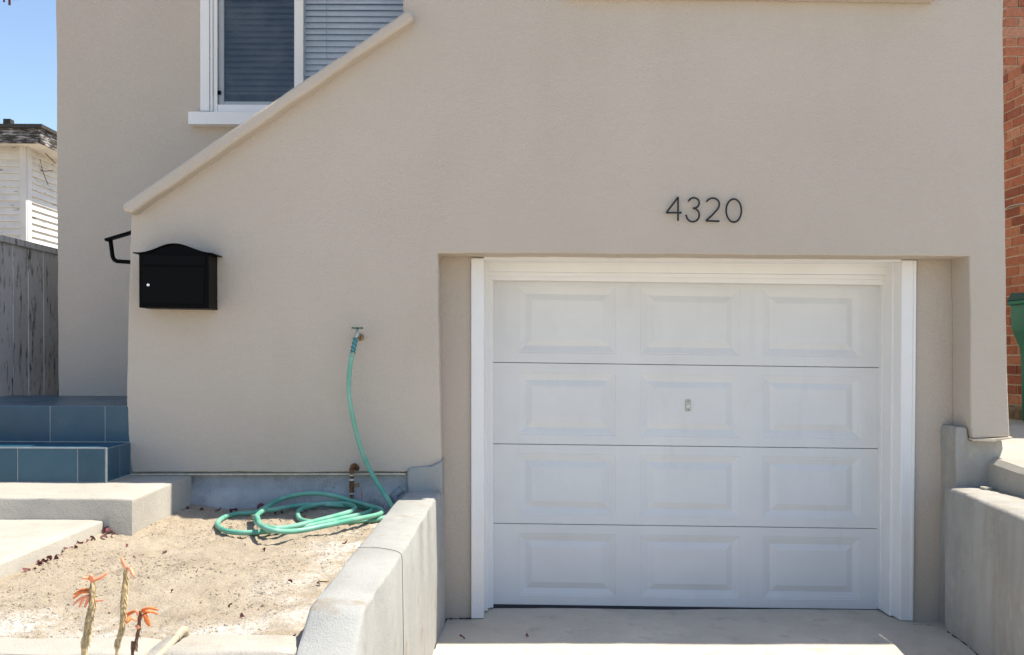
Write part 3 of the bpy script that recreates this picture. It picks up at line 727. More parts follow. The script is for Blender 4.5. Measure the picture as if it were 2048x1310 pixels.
# ------------------------------------------------------------------ house numbers
def digit(name, lab, strokes):
    pts = [[at(1280 + x / 7.877, 350 + y / 7.877, -0.022) for x, y in s] for s in strokes]
    mes = []
    for s in pts:
        mes.append(tube(s, 0.0054, 8))
    allp = [p for s in pts for p in s]
    mes.append(tube([pts[0][0] + Vector((0, 0.004, 0)), Vector((pts[0][0].x, 0.002, pts[0][0].z))], 0.003, 6))
    mes.append(tube([pts[-1][-1] + Vector((0, 0.004, 0)), Vector((pts[-1][-1].x, 0.002, pts[-1][-1].z))], 0.003, 6))
    o = link(name, join_me(mes, name), M_NUM, smooth='angle', angle=50)
    tag(o, lab, 'house number', 'house numerals above the garage door')
def arc(cx, cy, rx_, ry_, a0, a1, n=18):
    return [(cx + rx_ * math.cos(math.radians(a0 + (a1 - a0) * i / n)), cy - ry_ * math.sin(math.radians(a0 + (a1 - a0) * i / n))) for i in range(n + 1)]
digit('house_numeral', 'dark metal numeral 4, leftmost above the garage door', [[(600, 346), (600, 722)], [(600, 350), (418, 590)], [(412, 594), (655, 592)]])
digit('house_numeral', 'dark metal numeral 3 made of two open curves above the garage',
      [arc(848, 440, 85, 82, 155, -88, 16) + [(832, 524)], [(832, 524)] + arc(832, 630, 103, 106, 88, -180, 22)])
digit('house_numeral', 'dark metal numeral 2 with a flat straight foot above the garage',
      [arc(1147, 460, 104, 96, 150, -20, 16) + [(1225, 535), (1130, 640), (1042, 718)], [(1036, 722), (1250, 728)]])
digit('house_numeral', 'dark metal oval numeral 0, rightmost above the garage door', [arc(1478, 560, 120, 182, 90, 450, 36)])

# ------------------------------------------------------------------ hose bib and garden hose
hb = base('hose_bib', at(716, 672, 0), 'small tarnished tap with green handwheel on the stucco wall', 'tap')
TY = -0.085
q = lambda x, y, Y: at(640 + x / 7.275, 620 + y / 7.275, Y)
link('inlet_pipe', tube([q(588, 398, 0.01), q(560, 385, -0.05), q(540, 372, TY)], 0.010, 10), M_BRASS, hb, smooth=True)
link('wall_flange', lathe([(0.020, 0.002), (0.020, -0.008), (0.012, -0.011)], 16, 'y', (q(590, 398, 0).x, 0, q(590, 398, 0).z)), M_BRASS, hb, smooth='angle')
link('tap_body', tube([q(546, 275, TY), q(546, 310, TY), q(546, 320, TY), q(545, 335, TY), q(540, 365, TY), q(525, 390, TY), q(520, 405, TY)], [0.006, 0.006, 0.009, 0.0105, 0.0115, 0.012, 0.0125], 12), M_METAL, hb, smooth=True)
wc = q(545, 266, TY); wm = []
for i in range(6):
    a0, a1 = i * math.pi / 3 + 0.09, (i + 1) * math.pi / 3 - 0.09
    wm.append(tube([wc + Vector((0.030 * math.cos(a0 + (a1 - a0) * k / 4), 0.030 * math.sin(a0 + (a1 - a0) * k / 4), 0.003 * math.sin(k / 4 * math.pi))) for k in range(5)], 0.0038, 6))
    am = (a0 + a1) / 2; wm.append(tube([wc, wc + Vector((0.030 * math.cos(am), 0.030 * math.sin(am), 0.002))], 0.003, 6))
wm.append(lathe([(0.008, -0.004), (0.008, 0.005), (0.003, 0.007)], 10, 'z', wc))
link('handwheel', join_me(wm), M_GREENH, hb, smooth=True)

gh = base('garden_hose', atz(640, 1040, SOILZ), 'mint green garden hose hanging from the tap and coiled on the soil', 'hose')
Z4 = lambda X, Y: (380 + X / 2.619, 600 + Y / 2.619)
top = [q(520, 405, TY), q(500, 500, TY - 0.004), q(480, 590, TY - 0.006), q(470, 650, TY - 0.008)]
HRAD = 0.0130
link('sleeve', tube(spline([q(521, 402, TY), q(500, 500, TY - 0.004), q(480, 600, TY - 0.006), q(473, 640, TY - 0.007)], 6), 0.0135, 12), M_HOSEB, gh, smooth=True)
sp_ = spline([q(521, 402, TY), q(500, 500, TY - 0.004), q(480, 600, TY - 0.006), q(473, 640, TY - 0.007)], 20); hx = []
for i, p in enumerate(sp_):
    tt = (sp_[min(i + 1, len(sp_) - 1)] - sp_[max(0, i - 1)]).normalized(); s_ = tt.cross(Vector((0, 1, 0))).normalized(); q_ = s_.cross(tt)
    an = i / len(sp_) * 2 * math.pi * 5.5; hx.append(p + (s_ * math.cos(an) + q_ * math.sin(an)) * 0.0150)
link('sleeve_spring', tube(hx, 0.0022, 6), M_GREENH, gh, smooth=True)
link('coupling', tube([q(476, 620, TY - 0.007), q(471, 648, TY - 0.008)], 0.0158, 14), M_METAL, gh, smooth='angle')
hang = [q(470, 640, TY - 0.008)]
for (X, Y), yy in zip([(838, 350), (832, 430), (834, 510), (850, 600), (872, 700), (902, 800), (950, 905), (998, 985), (1040, 1050), (1060, 1085)],
                      [-0.10, -0.105, -0.105, -0.10, -0.09, -0.08, -0.08, -0.10, -0.15, -0.19]):
    hang.append(at(*Z4(X, Y), yy))
coil = [(1062, 1108, 0.014), (1035, 1135, 0.013), (960, 1152, 0.013), (880, 1160, 0.013), (760, 1166, 0.013), (650, 1166, 0.013), (578, 1148, 0.016), (566, 1112, 0.026),
        (600, 1088, 0.032), (700, 1066, 0.040), (800, 1064, 0.042), (858, 1080, 0.042), (850, 1104, 0.042), (760, 1132, 0.040), (640, 1162, 0.036), (520, 1190, 0.034), (430, 1195, 0.040),
        (358, 1172, 0.040), (345, 1138, 0.040), (385, 1104, 0.040), (440, 1098, 0.036), (540, 1080, 0.030), (680, 1070, 0.02), (820, 1078, 0.018), (915, 1086, 0.018), (952, 1100, 0.020), (915, 1118, 0.022),
        (800, 1144, 0.022), (660, 1176, 0.022), (520, 1200, 0.018), (390, 1213, 0.014), (280, 1219, 0.013), (185, 1208, 0.013), (143, 1175, 0.013), (175, 1140, 0.013), (250, 1120, 0.013), (340, 1114, 0.02),
        (400, 1085, 0.04), (470, 1045, 0.06), (560, 1020, 0.07), (660, 1012, 0.07), (760, 1026, 0.06), (850, 1052, 0.05), (930, 1076, 0.042), (990, 1092, 0.036), (1006, 1110, 0.034), (975, 1127, 0.038),
        (850, 1152, 0.046), (700, 1184, 0.044), (560, 1210, 0.036), (440, 1208, 0.056), (370, 1180, 0.058), (352, 1140, 0.058), (330, 1138, 0.02)]
cpts = []
for X, Y, dz in coil:
    p = atz(*Z4(X, Y), SOILZ + dz + 0.004)
    if p.y > -0.055: p = at(*Z4(X, Y), -0.055)
    cpts.append(p)
hp = spline(hang + cpts, 8)
for p in hp:
    g = SOILZ + soil_h(p.x, p.y) + HRAD * 0.85
    if p.z < g: p.z = g
link('hose_tube', tube(hp, HRAD, 12), M_HOSE, gh, smooth=True)
link('end_fitting', tube([hp[-4], hp[-1], hp[-1] + (hp[-1] - hp[-4]).normalized() * 0.03], 0.0155, 12), M_BRASS, gh, smooth='angle')

# ------------------------------------------------------------------ rusty pipe and grey drain fitting by the foundation
wp = base('water_pipe', at(707, 1000, -0.05), 'rusty iron water pipe elbow rising beside the foundation', 'pipe')
PY_ = -0.05
q3 = lambda x, y, Y=PY_: at(660 + x / 8.1875, 900 + y / 8.1875, Y)
link('riser', tube(spline([q3(355, 860), q3(357, 700), q3(358, 500), q3(358, 380), q3(360, 300), q3(372, 262), q3(395, 250), q3(420, 262, -0.02), q3(435, 285, 0.01)], 5), 0.0115, 12), M_RUST, wp, smooth=True)
for ya, yb_, r_, m_ in ((300, 370, 0.0138, M_RUST), (470, 500, 0.0140, M_TAPE), (505, 620, 0.0150, M_RUST), (640, 690, 0.0142, M_RUST), (400, 420, 0.0125, M_TAPE), (704, 722, 0.0125, M_TAPE)):
    link('coupling', tube([q3(357, ya), q3(357, yb_)], r_, 12), m_, wp, smooth='angle')
link('drain_cock', join_me([tube([q3(358, 580), q3(455, 576)], 0.0075, 10), tube([q3(450, 545), q3(450, 610)], 0.009, 10)]), M_BRASS, wp, smooth='angle')
link('elbow_nut', tube([q3(405, 262, -0.035), q3(440, 300, 0.005)], 0.017, 8), M_RUST, wp)
rs = atz(660 + 525 / 8.1875, 900 + 860 / 8.1875, SOILZ)
rs = q3(525, 850, -0.04)
tag(link('marker_stake', join_me([tube([q3(521, 680, -0.045), q3(522, 795, -0.045)], 0, flat=(0.014, 0.004)), tube([q3(522, 795, -0.045), q3(522, 870, -0.045)], 0.002, 6)]), M_RED), 'tiny red marker stake beside the rusty pipe', 'stake')
dr = base('drain_pipe', q3(1060, 880, -0.09), 'grey plastic drain elbow leaning against the wall corner', 'pipe')
link('socket', tube([q3(1010, 790, -0.09), q3(1080, 720, -0.08), q3(1180, 640, -0.06)], 0.022, 14), M_DRAIN, dr, smooth='angle')
link('socket_rim', tube([q3(1160, 655, -0.064), q3(1188, 632, -0.059)], 0.026, 14), M_DRAIN, dr, smooth='angle')
link('stem', tube([q3(1045, 750, -0.085), q3(1070, 830, -0.10), q3(1080, 930, -0.11)], 0.020, 12), M_DRAIN, dr, smooth='angle')
wire = []
for i in range(3):
    wire.append(tube(spline([q3(930 + 14 * i, 850 + 10 * i, -0.10), q3(900 + 12 * i, 900, -0.115), q3(880 + 15 * i, 975 - 8 * i, -0.13)], 4), 0.0015, 5))
tag(link('wire_loop', join_me(wire), M_CABLE, smooth=True), 'thin loose wires beside the drain elbow and hose', 'wire')

# ------------------------------------------------------------------ things on the ground
def leaf_me(kind):
    L, w = 0.034, 0.012; v = []; f = []; n = 6
    for i in range(n + 1):
        tt = i / n; ww = w * math.sin(math.pi * min(1, tt * 0.92 + 0.06)) ** 0.8; zz = 0.010 * math.sin(tt * 3.0 + kind) + 0.004
        x = (tt - 0.5) * L; y = 0.006 * math.sin(tt * 2.5 + kind * 2)
        v += [(x, y - ww, zz + 0.008 * ((kind % 2) * 2 - 0.5)), (x, y, zz), (x, y + ww, zz + 0.010)]
    for i in range(n):
        a = i * 3; f += [(a, a + 3, a + 4, a + 1), (a + 1, a + 4, a + 5, a + 2)]
    return mesh('fallen_leaf', v, f)
LM = [leaf_me(k) for k in range(4)]
def leaf(px, py, lab, s=1.0, group='fallen purple leaves', z=None, dz=0):
    p = atz(px, py, SOILZ if z is None else z)
    if z is None and p.x < -1.86: p.x = -1.86 + random.uniform(0, 0.03)
    g = SOILZ + soil_h(p.x, p.y) if z is None else z
    o = link('fallen_leaf', random.choice(LM), M_LEAF, None, (p.x, p.y, g + 0.002 + dz), smooth=True)
    o.rotation_euler = (random.uniform(-.5, .5), random.uniform(-.5, .5), random.uniform(0, 6.28)); k = s * random.uniform(0.75, 1.25); o.scale = (k, k, k)
    tag(o, lab, 'leaf', group)
for i in range(26): leaf(random.gauss(206, 12), random.gauss(1074, 5), 'curled purple leaf in the heap by the concrete step corner', 0.7, 'leaf heap by the step', dz=random.uniform(0, .02))
for i in range(22):
    f = random.random(); leaf(178 - 165 * f + random.gauss(0, 4), 1090 + 66 * f + random.gauss(0, 4), 'dry purple leaf lying along the edge of the concrete path', 0.62, 'leaves along the path edge')
for i in range(16): leaf(random.uniform(370, 690), random.gauss(1026, 3), 'dark dry leaf at the foot of the grey foundation', 0.9, 'leaves along the foundation')
for px, py in ((345, 1188), (330, 1104), (478, 1072), (540, 1070), (490, 1090), (690, 1089), (636, 1170), (580, 1166), (485, 1228), (460, 1205), (588, 1272), (425, 1281), (528, 1100), (462, 1058), (610, 1040), (560, 1045), (255, 1098), (270, 1118), (395, 1150)):
    leaf(px, py, 'small reddish leaf scattered on the open sandy soil', 0.6, 'leaves scattered on the soil')
for px, py, n_ in ((924, 1276, 0), (1053, 1271, 1)):
    p = atz(px, py, 0.006); o = link('fallen_leaf', LM[n_ + 1], M_LEAF, None, (p.x, p.y, 0.004), smooth=True); o.rotation_euler = (0.2, 0.1, n_ * 1.2 + 0.4); o.scale = (.9, .8, .8)
    tag(o, ('curled dark leaf on the driveway close to the retaining wall', 'dark leaf on the driveway in front of the garage door')[n_], 'leaf')
# clods, grit and chips on the soil: nobody could count them
rv = random.Random(3); cv = []; cf = []
def clod(x, y, z, s):
    b0 = len(cv); n = 5
    for k in range(n):
        a = 2 * math.pi * k / n + rv.random(); cv.append((x + s * rv.uniform(.7, 1.2) * math.cos(a), y + s * rv.uniform(.6, 1.1) * math.sin(a), z - s * 0.3))
    for k in range(n):
        a = 2 * math.pi * k / n + rv.random(); cv.append((x + s * rv.uniform(.35, .7) * math.cos(a), y + s * rv.uniform(.35, .7) * math.sin(a), z + s * rv.uniform(.3, .7)))
    cf.append(tuple(range(b0 + n, b0 + 2 * n)))
    for k in range(n): cf.append((b0 + k, b0 + (k + 1) % n, b0 + n + (k + 1) % n, b0 + n + k))
for i in range(16000):
    x = rv.uniform(-1.85, -0.44); y = rv.uniform(-2.40, -0.02)
    if N((x, y, 0), 2.2, 4) + rv.uniform(-.5, .5) < 0: continue
    if x > -0.44 - 0.16 - 0.06 * (-y): continue
    clod(x, y, SOILZ + soil_h(x, y), 0.0018 + 0.006 * rv.random() ** 3 + (0.007 if rv.random() < 0.005 else 0))
tag(link('soil_grit', mesh('soil_grit', cv, cf), M_SOIL), 'sandy clods and grit strewn over the soil bed', 'grit', kind='stuff')
# flakes of bark / broken edging
for px, py, lab in ((338, 1187, 'buff bark chip lying on the soil left of centre'), (648, 1163, 'pale broken mortar chunk beside the retaining wall')):
    p = atz(px, py, SOILZ); tag(link('rubble_chip', chip((p.x, p.y, SOILZ + soil_h(p.x, p.y) - 0.002), 0.016, 2), M_EARTH), lab, 'rubble')
# cream plastic pipe with an elbow, lying over the edging
pp = base('plastic_pipe', atz(340, 1290, 0.68), 'cream plastic pipe with elbow poking over the front edging', 'pipe')
a1_, a2_, a3_ = at(300, 1330, -2.62), at(345, 1283, -2.50), at(363, 1264, -2.44)
link('pipe_run', tube([a1_, a2_, a3_], 0.0105, 12), M_PVC, pp, smooth='angle')
link('elbow', tube(spline([at(352, 1276, -2.475), at(364, 1262, -2.435), at(369.5, 1263, -2.42), at(369, 1285, -2.40)], 5), 0.0130, 12), M_PVC, pp, smooth='angle')

# ------------------------------------------------------------------ aloe flower stalks in the foreground
AY = -3.55
def A(X, Y, dy=0.0): return at(120 + X / 6.239, 1100 + Y / 6.239, AY + dy)
def petal(p0, p1, sag, r, m, parent):
    mid = (p0 + p1) / 2 + Vector((0, 0, sag)); pts = spline([p0, mid, p1], 4); n = len(pts)
    rr = [r * (0.40 + 0.42 * math.sin(math.pi * min(1, i / (n - 1) * 0.85 + 0.1))) for i in range(n)]
    link('flower', tube(pts, rr, 7), m, parent, smooth=True)
def stalk(lab, pts, rads, flowers, mat, bracts=0, fresh=True):
    foot = pts[-1]; gz = 0.43; b = Vector((foot.x + 0.02, foot.y, gz))
    o = base('aloe_flower_stalk', b, lab, 'flower', 'spent aloe flower stalks')
    path = spline(list(pts) + [foot.lerp(b, 0.5), b], 6); n = len(path); rr = []
    L = len(pts)
    for i in range(n):
        k = min(i / 6, len(rads) - 1); a = int(k); rr.append(rads[a] + (rads[min(a + 1, len(rads) - 1)] - rads[a]) * (k - a))
    link('stem', tube(path, rr, 9), mat, o, smooth=True)
    if bracts:                                           # dried bracts hugging the stem
        v = []; f = []
        ln = [p for p in path[: 6 * (L - 1)]]
        for i in range(bracts):
            t_ = random.random() * (len(ln) - 2); a = int(t_); p = ln[a].lerp(ln[a + 1], t_ - a); r = rr[a]
            th = random.uniform(0, 6.28); d_ = Vector((math.cos(th), math.sin(th), 0)); s_ = Vector((-d_.y, d_.x, 0)); k = len(v); h = random.uniform(0.010, 0.018)
            v += [p + d_ * r * 0.8 - s_ * 0.0025, p + d_ * r * 0.8 + s_ * 0.0025, p + d_ * (r * 1.25 + 0.002) + Vector((0, 0, -h)) + s_ * 0.001]; f.append((k, k + 1, k + 2))
        br = link('bracts', mesh('bracts', v, f), mat, o); br['kind'] = 'stuff'
    for (x0, y0, x1, y1, sag, r, m) in flowers: petal(A(x0, y0), A(x1, y1, random.uniform(-.02, .02)), sag, r, m, o)
    # narrow grey-green leaves round the foot (below the picture)
    for i in range(7):
        th = i * 0.9 + foot.x * 5; d_ = Vector((math.cos(th), math.sin(th), 0))
        link('leaf', tube(spline([b, b + d_ * 0.06 + Vector((0, 0, 0.07)), b + d_ * 0.13 + Vector((0, 0, 0.13))], 4), [0.014 * (1 - k / 9) + 0.001 for k in range(9)], 7), M_ALOE, o, smooth=True)
Pp, Pf = M_PETALP, M_PETAL
stalk('thick dry aloe stalk with coral flowers, leftmost of three', [A(405, 400), A(400, 480), A(405, 620), A(385, 720), A(350, 900), A(330, 1100), A(305, 1310)],
      [0.0034, 0.0038, 0.0044, 0.005, 0.0056, 0.0056, 0.0056, 0.005],
      [(395, 390, 385, 310, 0, .0055, Pp), (410, 385, 590, 285, -.002, .0038, Pp), (385, 370, 275, 352, .002, .0035, Pp), (405, 400, 400, 330, 0, .0055, Pp),
       (375, 495, 180, 555, .004, .0035, Pf), (375, 530, 165, 605, .006, .0035, Pf), (375, 590, 240, 715, .010, .0032, Pp), (370, 600, 170, 680, .006, .003, Pp), (375, 610, 310, 715, .004, .0035, Pp),
       (400, 600, 345, 570, 0, .005, Pp), (400, 640, 440, 600, 0, .0055, Pp), (420, 650, 545, 630, .001, .002, Pp)], M_STEM, 420)
stalk('tall dry aloe stalk with two coral petals at its tip, middle of three', [A(822, 235), A(822, 330), A(805, 480), A(795, 640), A(785, 800), A(770, 930), A(740, 1040), A(720, 1150), A(710, 1310)],
      [0.0026, 0.0038, 0.0046, 0.0046, 0.004, 0.0028, 0.0025, 0.0028, 0.0028, 0.003],
      [(820, 225, 765, 95, 0, .0042, Pp), (840, 235, 920, 330, .006, .0042, Pp)], M_STEM, 300)
stalk('thin brown aloe stem with bright orange flowers, rightmost of three', [A(1000, 760), A(990, 850), A(985, 960), A(960, 1100), A(930, 1220), A(905, 1310)],
      [0.002, 0.0026, 0.003, 0.003, 0.0026, 0.0028, 0.003],
      [(1020, 745, 1220, 748, .003, .0034, Pf), (1010, 775, 1130, 780, .002, .004, Pf), (1000, 845, 1220, 800, .008, .0032, Pf), (1055, 800, 1115, 945, 0, .0055, Pf),
       (985, 830, 930, 755, .004, .0036, Pp), (940, 760, 765, 885, .003, .0042, Pf), (885, 835, 830, 905, 0, .005, Pf), (975, 860, 880, 840, -.003, .0028, Pp), (985, 975, 955, 940, 0, .005, Pp)], M_STEMD, 40)

# ------------------------------------------------------------------ left: fence, white clapboard house
FX = -3.6
fence = base('fence', (FX, 1.9, 1.19), 'weathered grey board fence with a top rail at the left', 'fence')
def fy(px): return atx(px, 640, FX).y
edges = [fy(0) - 0.62, fy(0) - 0.42, fy(0) - 0.21, fy(-3), fy(27), fy(57), fy(87), fy(113)]
while edges[-1] < 3.6: edges.append(edges[-1] + 0.2)
for a, b in zip(edges[:-1], edges[1:]):
    link('plank', box_me(FX - 0.02, FX + random.uniform(-.003, .003), a + 0.005, b - 0.005, 1.17, 2.372), M_FENCE, fence, bevel=0.002)
link('top_rail', box_me(FX - 0.05, FX + 0.025, edges[0], edges[-1], 2.373, 2.42), M_FENCE, fence, bevel=0.004)
link('back_rail', box_me(FX - 0.058, FX - 0.021, edges[0], edges[-1], 1.5, 1.59), M_FENCE, fence)

NY = 8.0
wh = base('clapboard_house', (-8.2, NY + 2, 1.19), 'old white clapboard house with peeling paint behind the fence', 'house')
ncx = at(52, 400, NY).x
ztop = at(20, 287, NY).z
link('wall', box_me(ncx - 3.5, ncx - 0.03, NY + 0.03, NY + 5, 1.19, ztop + 0.2), M_SIDEC, wh)
pit = 13.6 * (NY + D) / F
fl0 = at(-60, 400, NY).x; fr0 = at(39, 400, NY).x
z = 2.6; k = 0
def clap(x0, x1, y0, z0, h, side=False):
    pr = [(-0.01, 0.004), (0.030, 0.004), (0.030, 0.016), (0.004, h + 0.002), (-0.01, h + 0.002)]
    if not side: r = [[(x, y0 - a, z0 + b) for a, b in pr] for x in (x0, x1)]
    else: r = [[(y0 + a, x, z0 + b) for a, b in pr] for x in (x0, x1)]
    return loft(r)
zmin = at(20, 490, NY).z - 0.25
z = zmin
while z < ztop:
    link('clapboard', clap(ncx - 2.2, at(40, 400, NY).x - 0.001, NY + 0.032, z, pit), M_SIDE, wh); z += pit
SXW = ncx + 0.0
z = zmin
while z < ztop:
    link('clapboard', clap(NY + 0.16, NY + 4.0, SXW - 0.03, z, pit, True), M_SIDE, wh); z += pit
link('corner_board', box_me(at(40, 400, NY).x, ncx, NY - 0.005, NY + 0.028, zmin, ztop), M_SIDEC, wh)
link('corner_board', box_me(ncx - 0.031, ncx + 0.005, NY + 0.029, NY + 0.155, zmin, ztop), M_SIDEC, wh)
OY = NY - 0.32
fz0, fz1 = at(50, 286, OY).z, at(50, 256, OY).z
fxr = ncx + 0.34
link('fascia', box_me(fxr - 5, fxr, OY, OY + 0.04, fz0, fz1), M_FASCIA, wh, bevel=0.004)
link('fascia', box_me(fxr + 0.0015, fxr + 0.035, OY, OY + 5, fz0, fz1), M_FASCIA, wh, bevel=0.004)
link('soffit', box_me(fxr - 5, fxr, OY + 0.041, OY + 5, fz0 + 0.03, fz0 + 0.06), M_SIDEC, wh)
rr0 = [(fxr - 5, OY - 0.04, fz1 + 0.002), (fxr + 0.07, OY - 0.04, fz1 + 0.002), (fxr + 0.07, OY + 5, fz1 + 0.002), (fxr - 5, OY + 5, fz1 + 0.002)]
ap = 0.16
rr1 = [(fxr - 5, OY - 0.04, fz1 + 0.05), (fxr + 0.07, OY - 0.04, fz1 + 0.05), (fxr + 0.07, OY + 5, fz1 + 0.05), (fxr - 5, OY + 5, fz1 + 0.05)]
rr2 = [(fxr - 3.2, OY + 2.4, fz1 + 0.62), (fxr - 2.3, OY + 2.4, fz1 + 0.62), (fxr - 2.3, OY + 2.6, fz1 + 0.62), (fxr - 3.2, OY + 2.6, fz1 + 0.62)]
link('roof', loft([rr0, rr1, rr2]), M_SHINGLE, wh)
rg = at(17, 243, OY + 0.4)
link('roof_vent', box_me(rg.x - 0.055, rg.x + 0.055, OY + 0.35, OY + 0.46, rg.z - 0.14, rg.z + 0.03), M_SHINGLE, wh, bevel=0.008)
# dry vine twigs hanging at the corner
vb = SXW + 0.02
def V(X, Y, x=None, yy=0.5): return at(X / 4.677, 220 + Y / 4.677, NY - 0.05 + yy)
tw = [tube(spline([V(335, 320), V(370, 450), V(400, 570), V(450, 700)], 5), 0.006, 5), tube(spline([V(400, 570), V(440, 572), V(495, 565)], 4), 0.006, 5), tube(spline([V(350, 320), V(430, 410), V(520, 500)], 5), 0.006, 5),
      tube(spline([V(330, 390), V(335, 480), V(350, 540), V(400, 570)], 5), 0.009, 5)]
tag(link('dry_vine', join_me(tw), M_STEMD, smooth=True), 'bare dry vine twigs hanging at the clapboard corner', 'vine')
br = [tube(spline([(-6.0, 1.2, 5.4), at(-30, -40, 1.0), at(4, -6, 1.0), at(8, 4, 1.0)], 5), 0.006, 6), tube(spline([at(-30, -40, 1.0), at(14, -8, 1.0), at(19, 10, 1.0)], 5), 0.008, 6)]

# ------------------------------------------------------------------ right: brick building and green bin
BX = 4.2
bb = base('brick_building', (5.2, 3.0, 1.1), 'red brick building beyond the right corner of the house', 'building')
CH = 0.0800; BL = 0.205; Y0B = 2.02; zb0 = 1.19
nC = 34
zbt = zb0 + nC * CH
link('mortar_core', box_me(BX + 0.006, 9.0, Y0B + 0.006, 9.0, 1.0, zbt - 0.004), M_MORTAR, bb)
bme = box_me(-0.05, 0.0, -BL / 2 + 0.006, BL / 2 - 0.006, -CH / 2 + 0.006, CH / 2 - 0.006, 'brick'); bme.materials.append(M_BRICK)
bmh = box_me(-0.05, 0.0, -BL / 4 + 0.006, BL / 4 - 0.006, -CH / 2 + 0.006, CH / 2 - 0.006, 'brick'); bmh.materials.append(M_BRICK)
for c in range(nC):
    off = (c % 2) * BL / 2; y = Y0B
    if off:
        link('brick', bmh, None, bb, (BX + 0.05 + random.uniform(-.003, .003), y + BL / 4, zb0 + (c + .5) * CH)); y += BL / 2
    for i in range(6):
        o = link('brick', bme, None, bb, (BX + 0.05 + random.uniform(-.003, .003), y + BL / 2, zb0 + (c + .5) * CH)); o.rotation_euler = (random.uniform(-.01, .01), 0, random.uniform(-.015, .015)); y += BL
rough_block('footing', BX - 0.05, 9.0, Y0B - 0.03, 9.0, 0.9, zb0 - 0.006, M_STONE, bb, 0.02, 0.03)
# chimney with the courses facing the street
cx0 = at(2010, 60, 2.4).x
link('chimney_core', box_me(cx0 + 0.008, cx0 + 1.2, 2.408, 3.2, zbt - 0.1, 5.6), M_MORTAR, bb)
bmf = box_me(-BL / 2 + 0.006, BL / 2 - 0.006, 0, 0.05, -CH / 2 + 0.006, CH / 2 - 0.006, 'brick'); bmf.materials.append(M_BRICK)
bmg = box_me(-BL / 4 + 0.006, BL / 4 - 0.006, 0, 0.05, -CH / 2 + 0.006, CH / 2 - 0.006, 'brick'); bmg.materials.append(M_BRICK)
for c in range(11):
    zz = zbt + (c + .5) * CH
    if c % 2: link('brick', bmg, None, bb, (cx0 + BL / 4, 2.398, zz))
    for i in range(5):
        link('brick', bmf, None, bb, (cx0 + BL / 2 * (c % 2) + BL * (i + .5), 2.398 + random.uniform(-.004, .004), zz))
link('shade_slab', box_me(4.45, 9.2, 0.95, 2.0, 4.1, 4.3), M_SHINGLE, bb)  # unseen overhang, added to cast the shadow line on the side yard
link('slab_post', box_me(6.0, 6.12, 1.0, 1.12, 1.05, 4.098), M_WHITE, bb)  # unseen post under that added overhang
cb = tube(spline([atx(2008, 419, BX - 0.012), atx(2022, 412, BX - 0.012), atx(2034, 409, BX - 0.012), atx(2052, 406, BX - 0.012)], 5), 0.005, 6)
tag(link('cable', cb, M_CABLE, smooth=True), 'pale cable running across the red brick wall', 'cable')

bx0 = at(2028, 700, 1.93).x
bin_ = base('wheelie_bin', (bx0 + 0.28, 1.6, 1.065), 'green plastic wheelie bin in front of the brick wall', 'bin')
gz = 1.062
zr = at(2025, 600, 1.28).z
rings = []
for z_, ins_ in ((gz, 0.045), (gz + 0.02, 0.038), (gz + 0.45, 0.026), (gz + 0.58, 0.020), (gz + 0.70, -0.016), (gz + 0.76, -0.026), (zr - 0.03, -0.030), (zr, -0.030)):
    a0, a1, c0, c1 = bx0 + ins_, bx0 + 0.56 - ins_, 1.28 + ins_, 1.93 - ins_; r_ = 0.035
    ring = []
    for cx_, cy_, st in ((a1 - r_, c1 - r_, 0), (a0 + r_, c1 - r_, 90), (a0 + r_, c0 + r_, 180), (a1 - r_, c0 + r_, 270)):
        for k in range(4): an = math.radians(st + k * 30); ring.append((cx_ + r_ * math.cos(an), cy_ + r_ * math.sin(an), z_))
    rings.append(ring)
link('body', loft(rings), M_BIN, bin_, smooth='angle', angle=25)
link('rim', box_me(bx0 - 0.045, bx0 + 0.615, 1.235, 1.96, zr + 0.001, zr + 0.032), M_BIN, bin_, bevel=0.008)
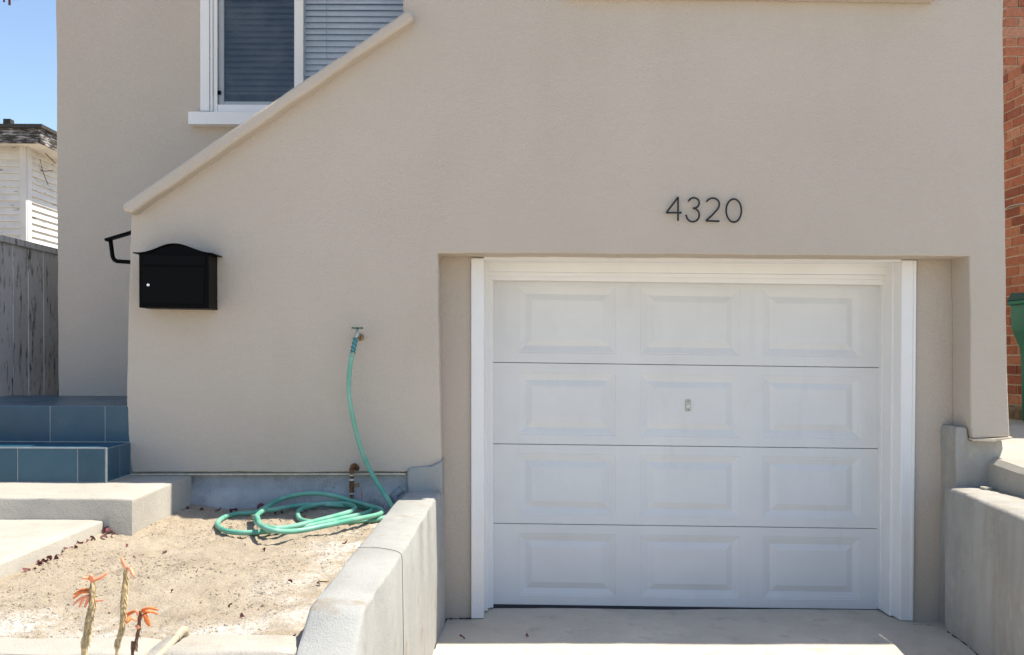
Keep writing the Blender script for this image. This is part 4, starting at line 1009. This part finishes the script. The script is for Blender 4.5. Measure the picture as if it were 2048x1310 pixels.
link('lid', hexa([(bx0 - 0.035, 1.245, zr + 0.034), (bx0 + 0.60, 1.245, zr + 0.034), (bx0 + 0.585, 1.265, zr + 0.065), (bx0 - 0.015, 1.265, zr + 0.065)],
                 [(bx0 - 0.035, 1.99, zr + 0.034), (bx0 + 0.60, 1.99, zr + 0.034), (bx0 + 0.585, 1.96, zr + 0.10), (bx0 - 0.015, 1.96, zr + 0.10)]), M_LID, bin_, bevel=0.008)
link('rib', box_me(bx0 + 0.06, bx0 + 0.10, 1.262, 1.285, gz + 0.1, gz + 0.60), M_BIN, bin_, bevel=0.006)
for xw in (bx0 + 0.13, bx0 + 0.38):
    link('wheel', lathe([(0.1, 0), (0.12, 0.01), (0.12, 0.04), (0.1, 0.05)], 20, 'x', (xw, 1.82, gz + 0.118)), M_RUBBER, bin_, smooth='angle')

tag(link('hanging_twig', join_me(br), M_LEAF, smooth=True), 'drooping mauve twig tips against the sky at the upper left', 'twig')

# dirt-filled joints where the walls meet the driveway
j1 = [atz(x, y, 0.001) for x, y in ((893, 1237), (884, 1256), (876, 1275), (868, 1296), (858, 1322))]
link('base_joint', tube([p + Vector((random.uniform(-.004, .004), 0, 0)) for p in spline(j1, 6)], [random.uniform(.002, .0065) for _ in range(25)], 6), M_CRACK, rwall)
j2 = [Vector((Lr[0].x - 0.003, -0.045, 0.002))] + [Vector((Lr[1].x + (Lr[2].x - Lr[1].x) * k / 4 - 0.003, Lr[1].y + (Lr[2].y - Lr[1].y) * k / 4, 0.002)) for k in (0, 1, 2, 4)]
link('base_joint', tube([p + Vector((random.uniform(-.006, .006), 0, 0)) for p in spline(j2, 6)], [random.uniform(.002, .008) for _ in range(25)], 6), M_CRACK, rwr)
for a_, b_ in (((893, 1237.5), (942, 1236.5)), ((1828, 1249), (1872, 1252))):
    p, q_ = atz(*a_, -0.006), atz(*b_, -0.006)
    link('base_joint', tube([p.lerp(q_, k / 14) + Vector((0, random.uniform(-.003, .003), 0)) for k in range(15)], [random.uniform(.001, .005) for _ in range(15)], 6), M_CRACK, house)
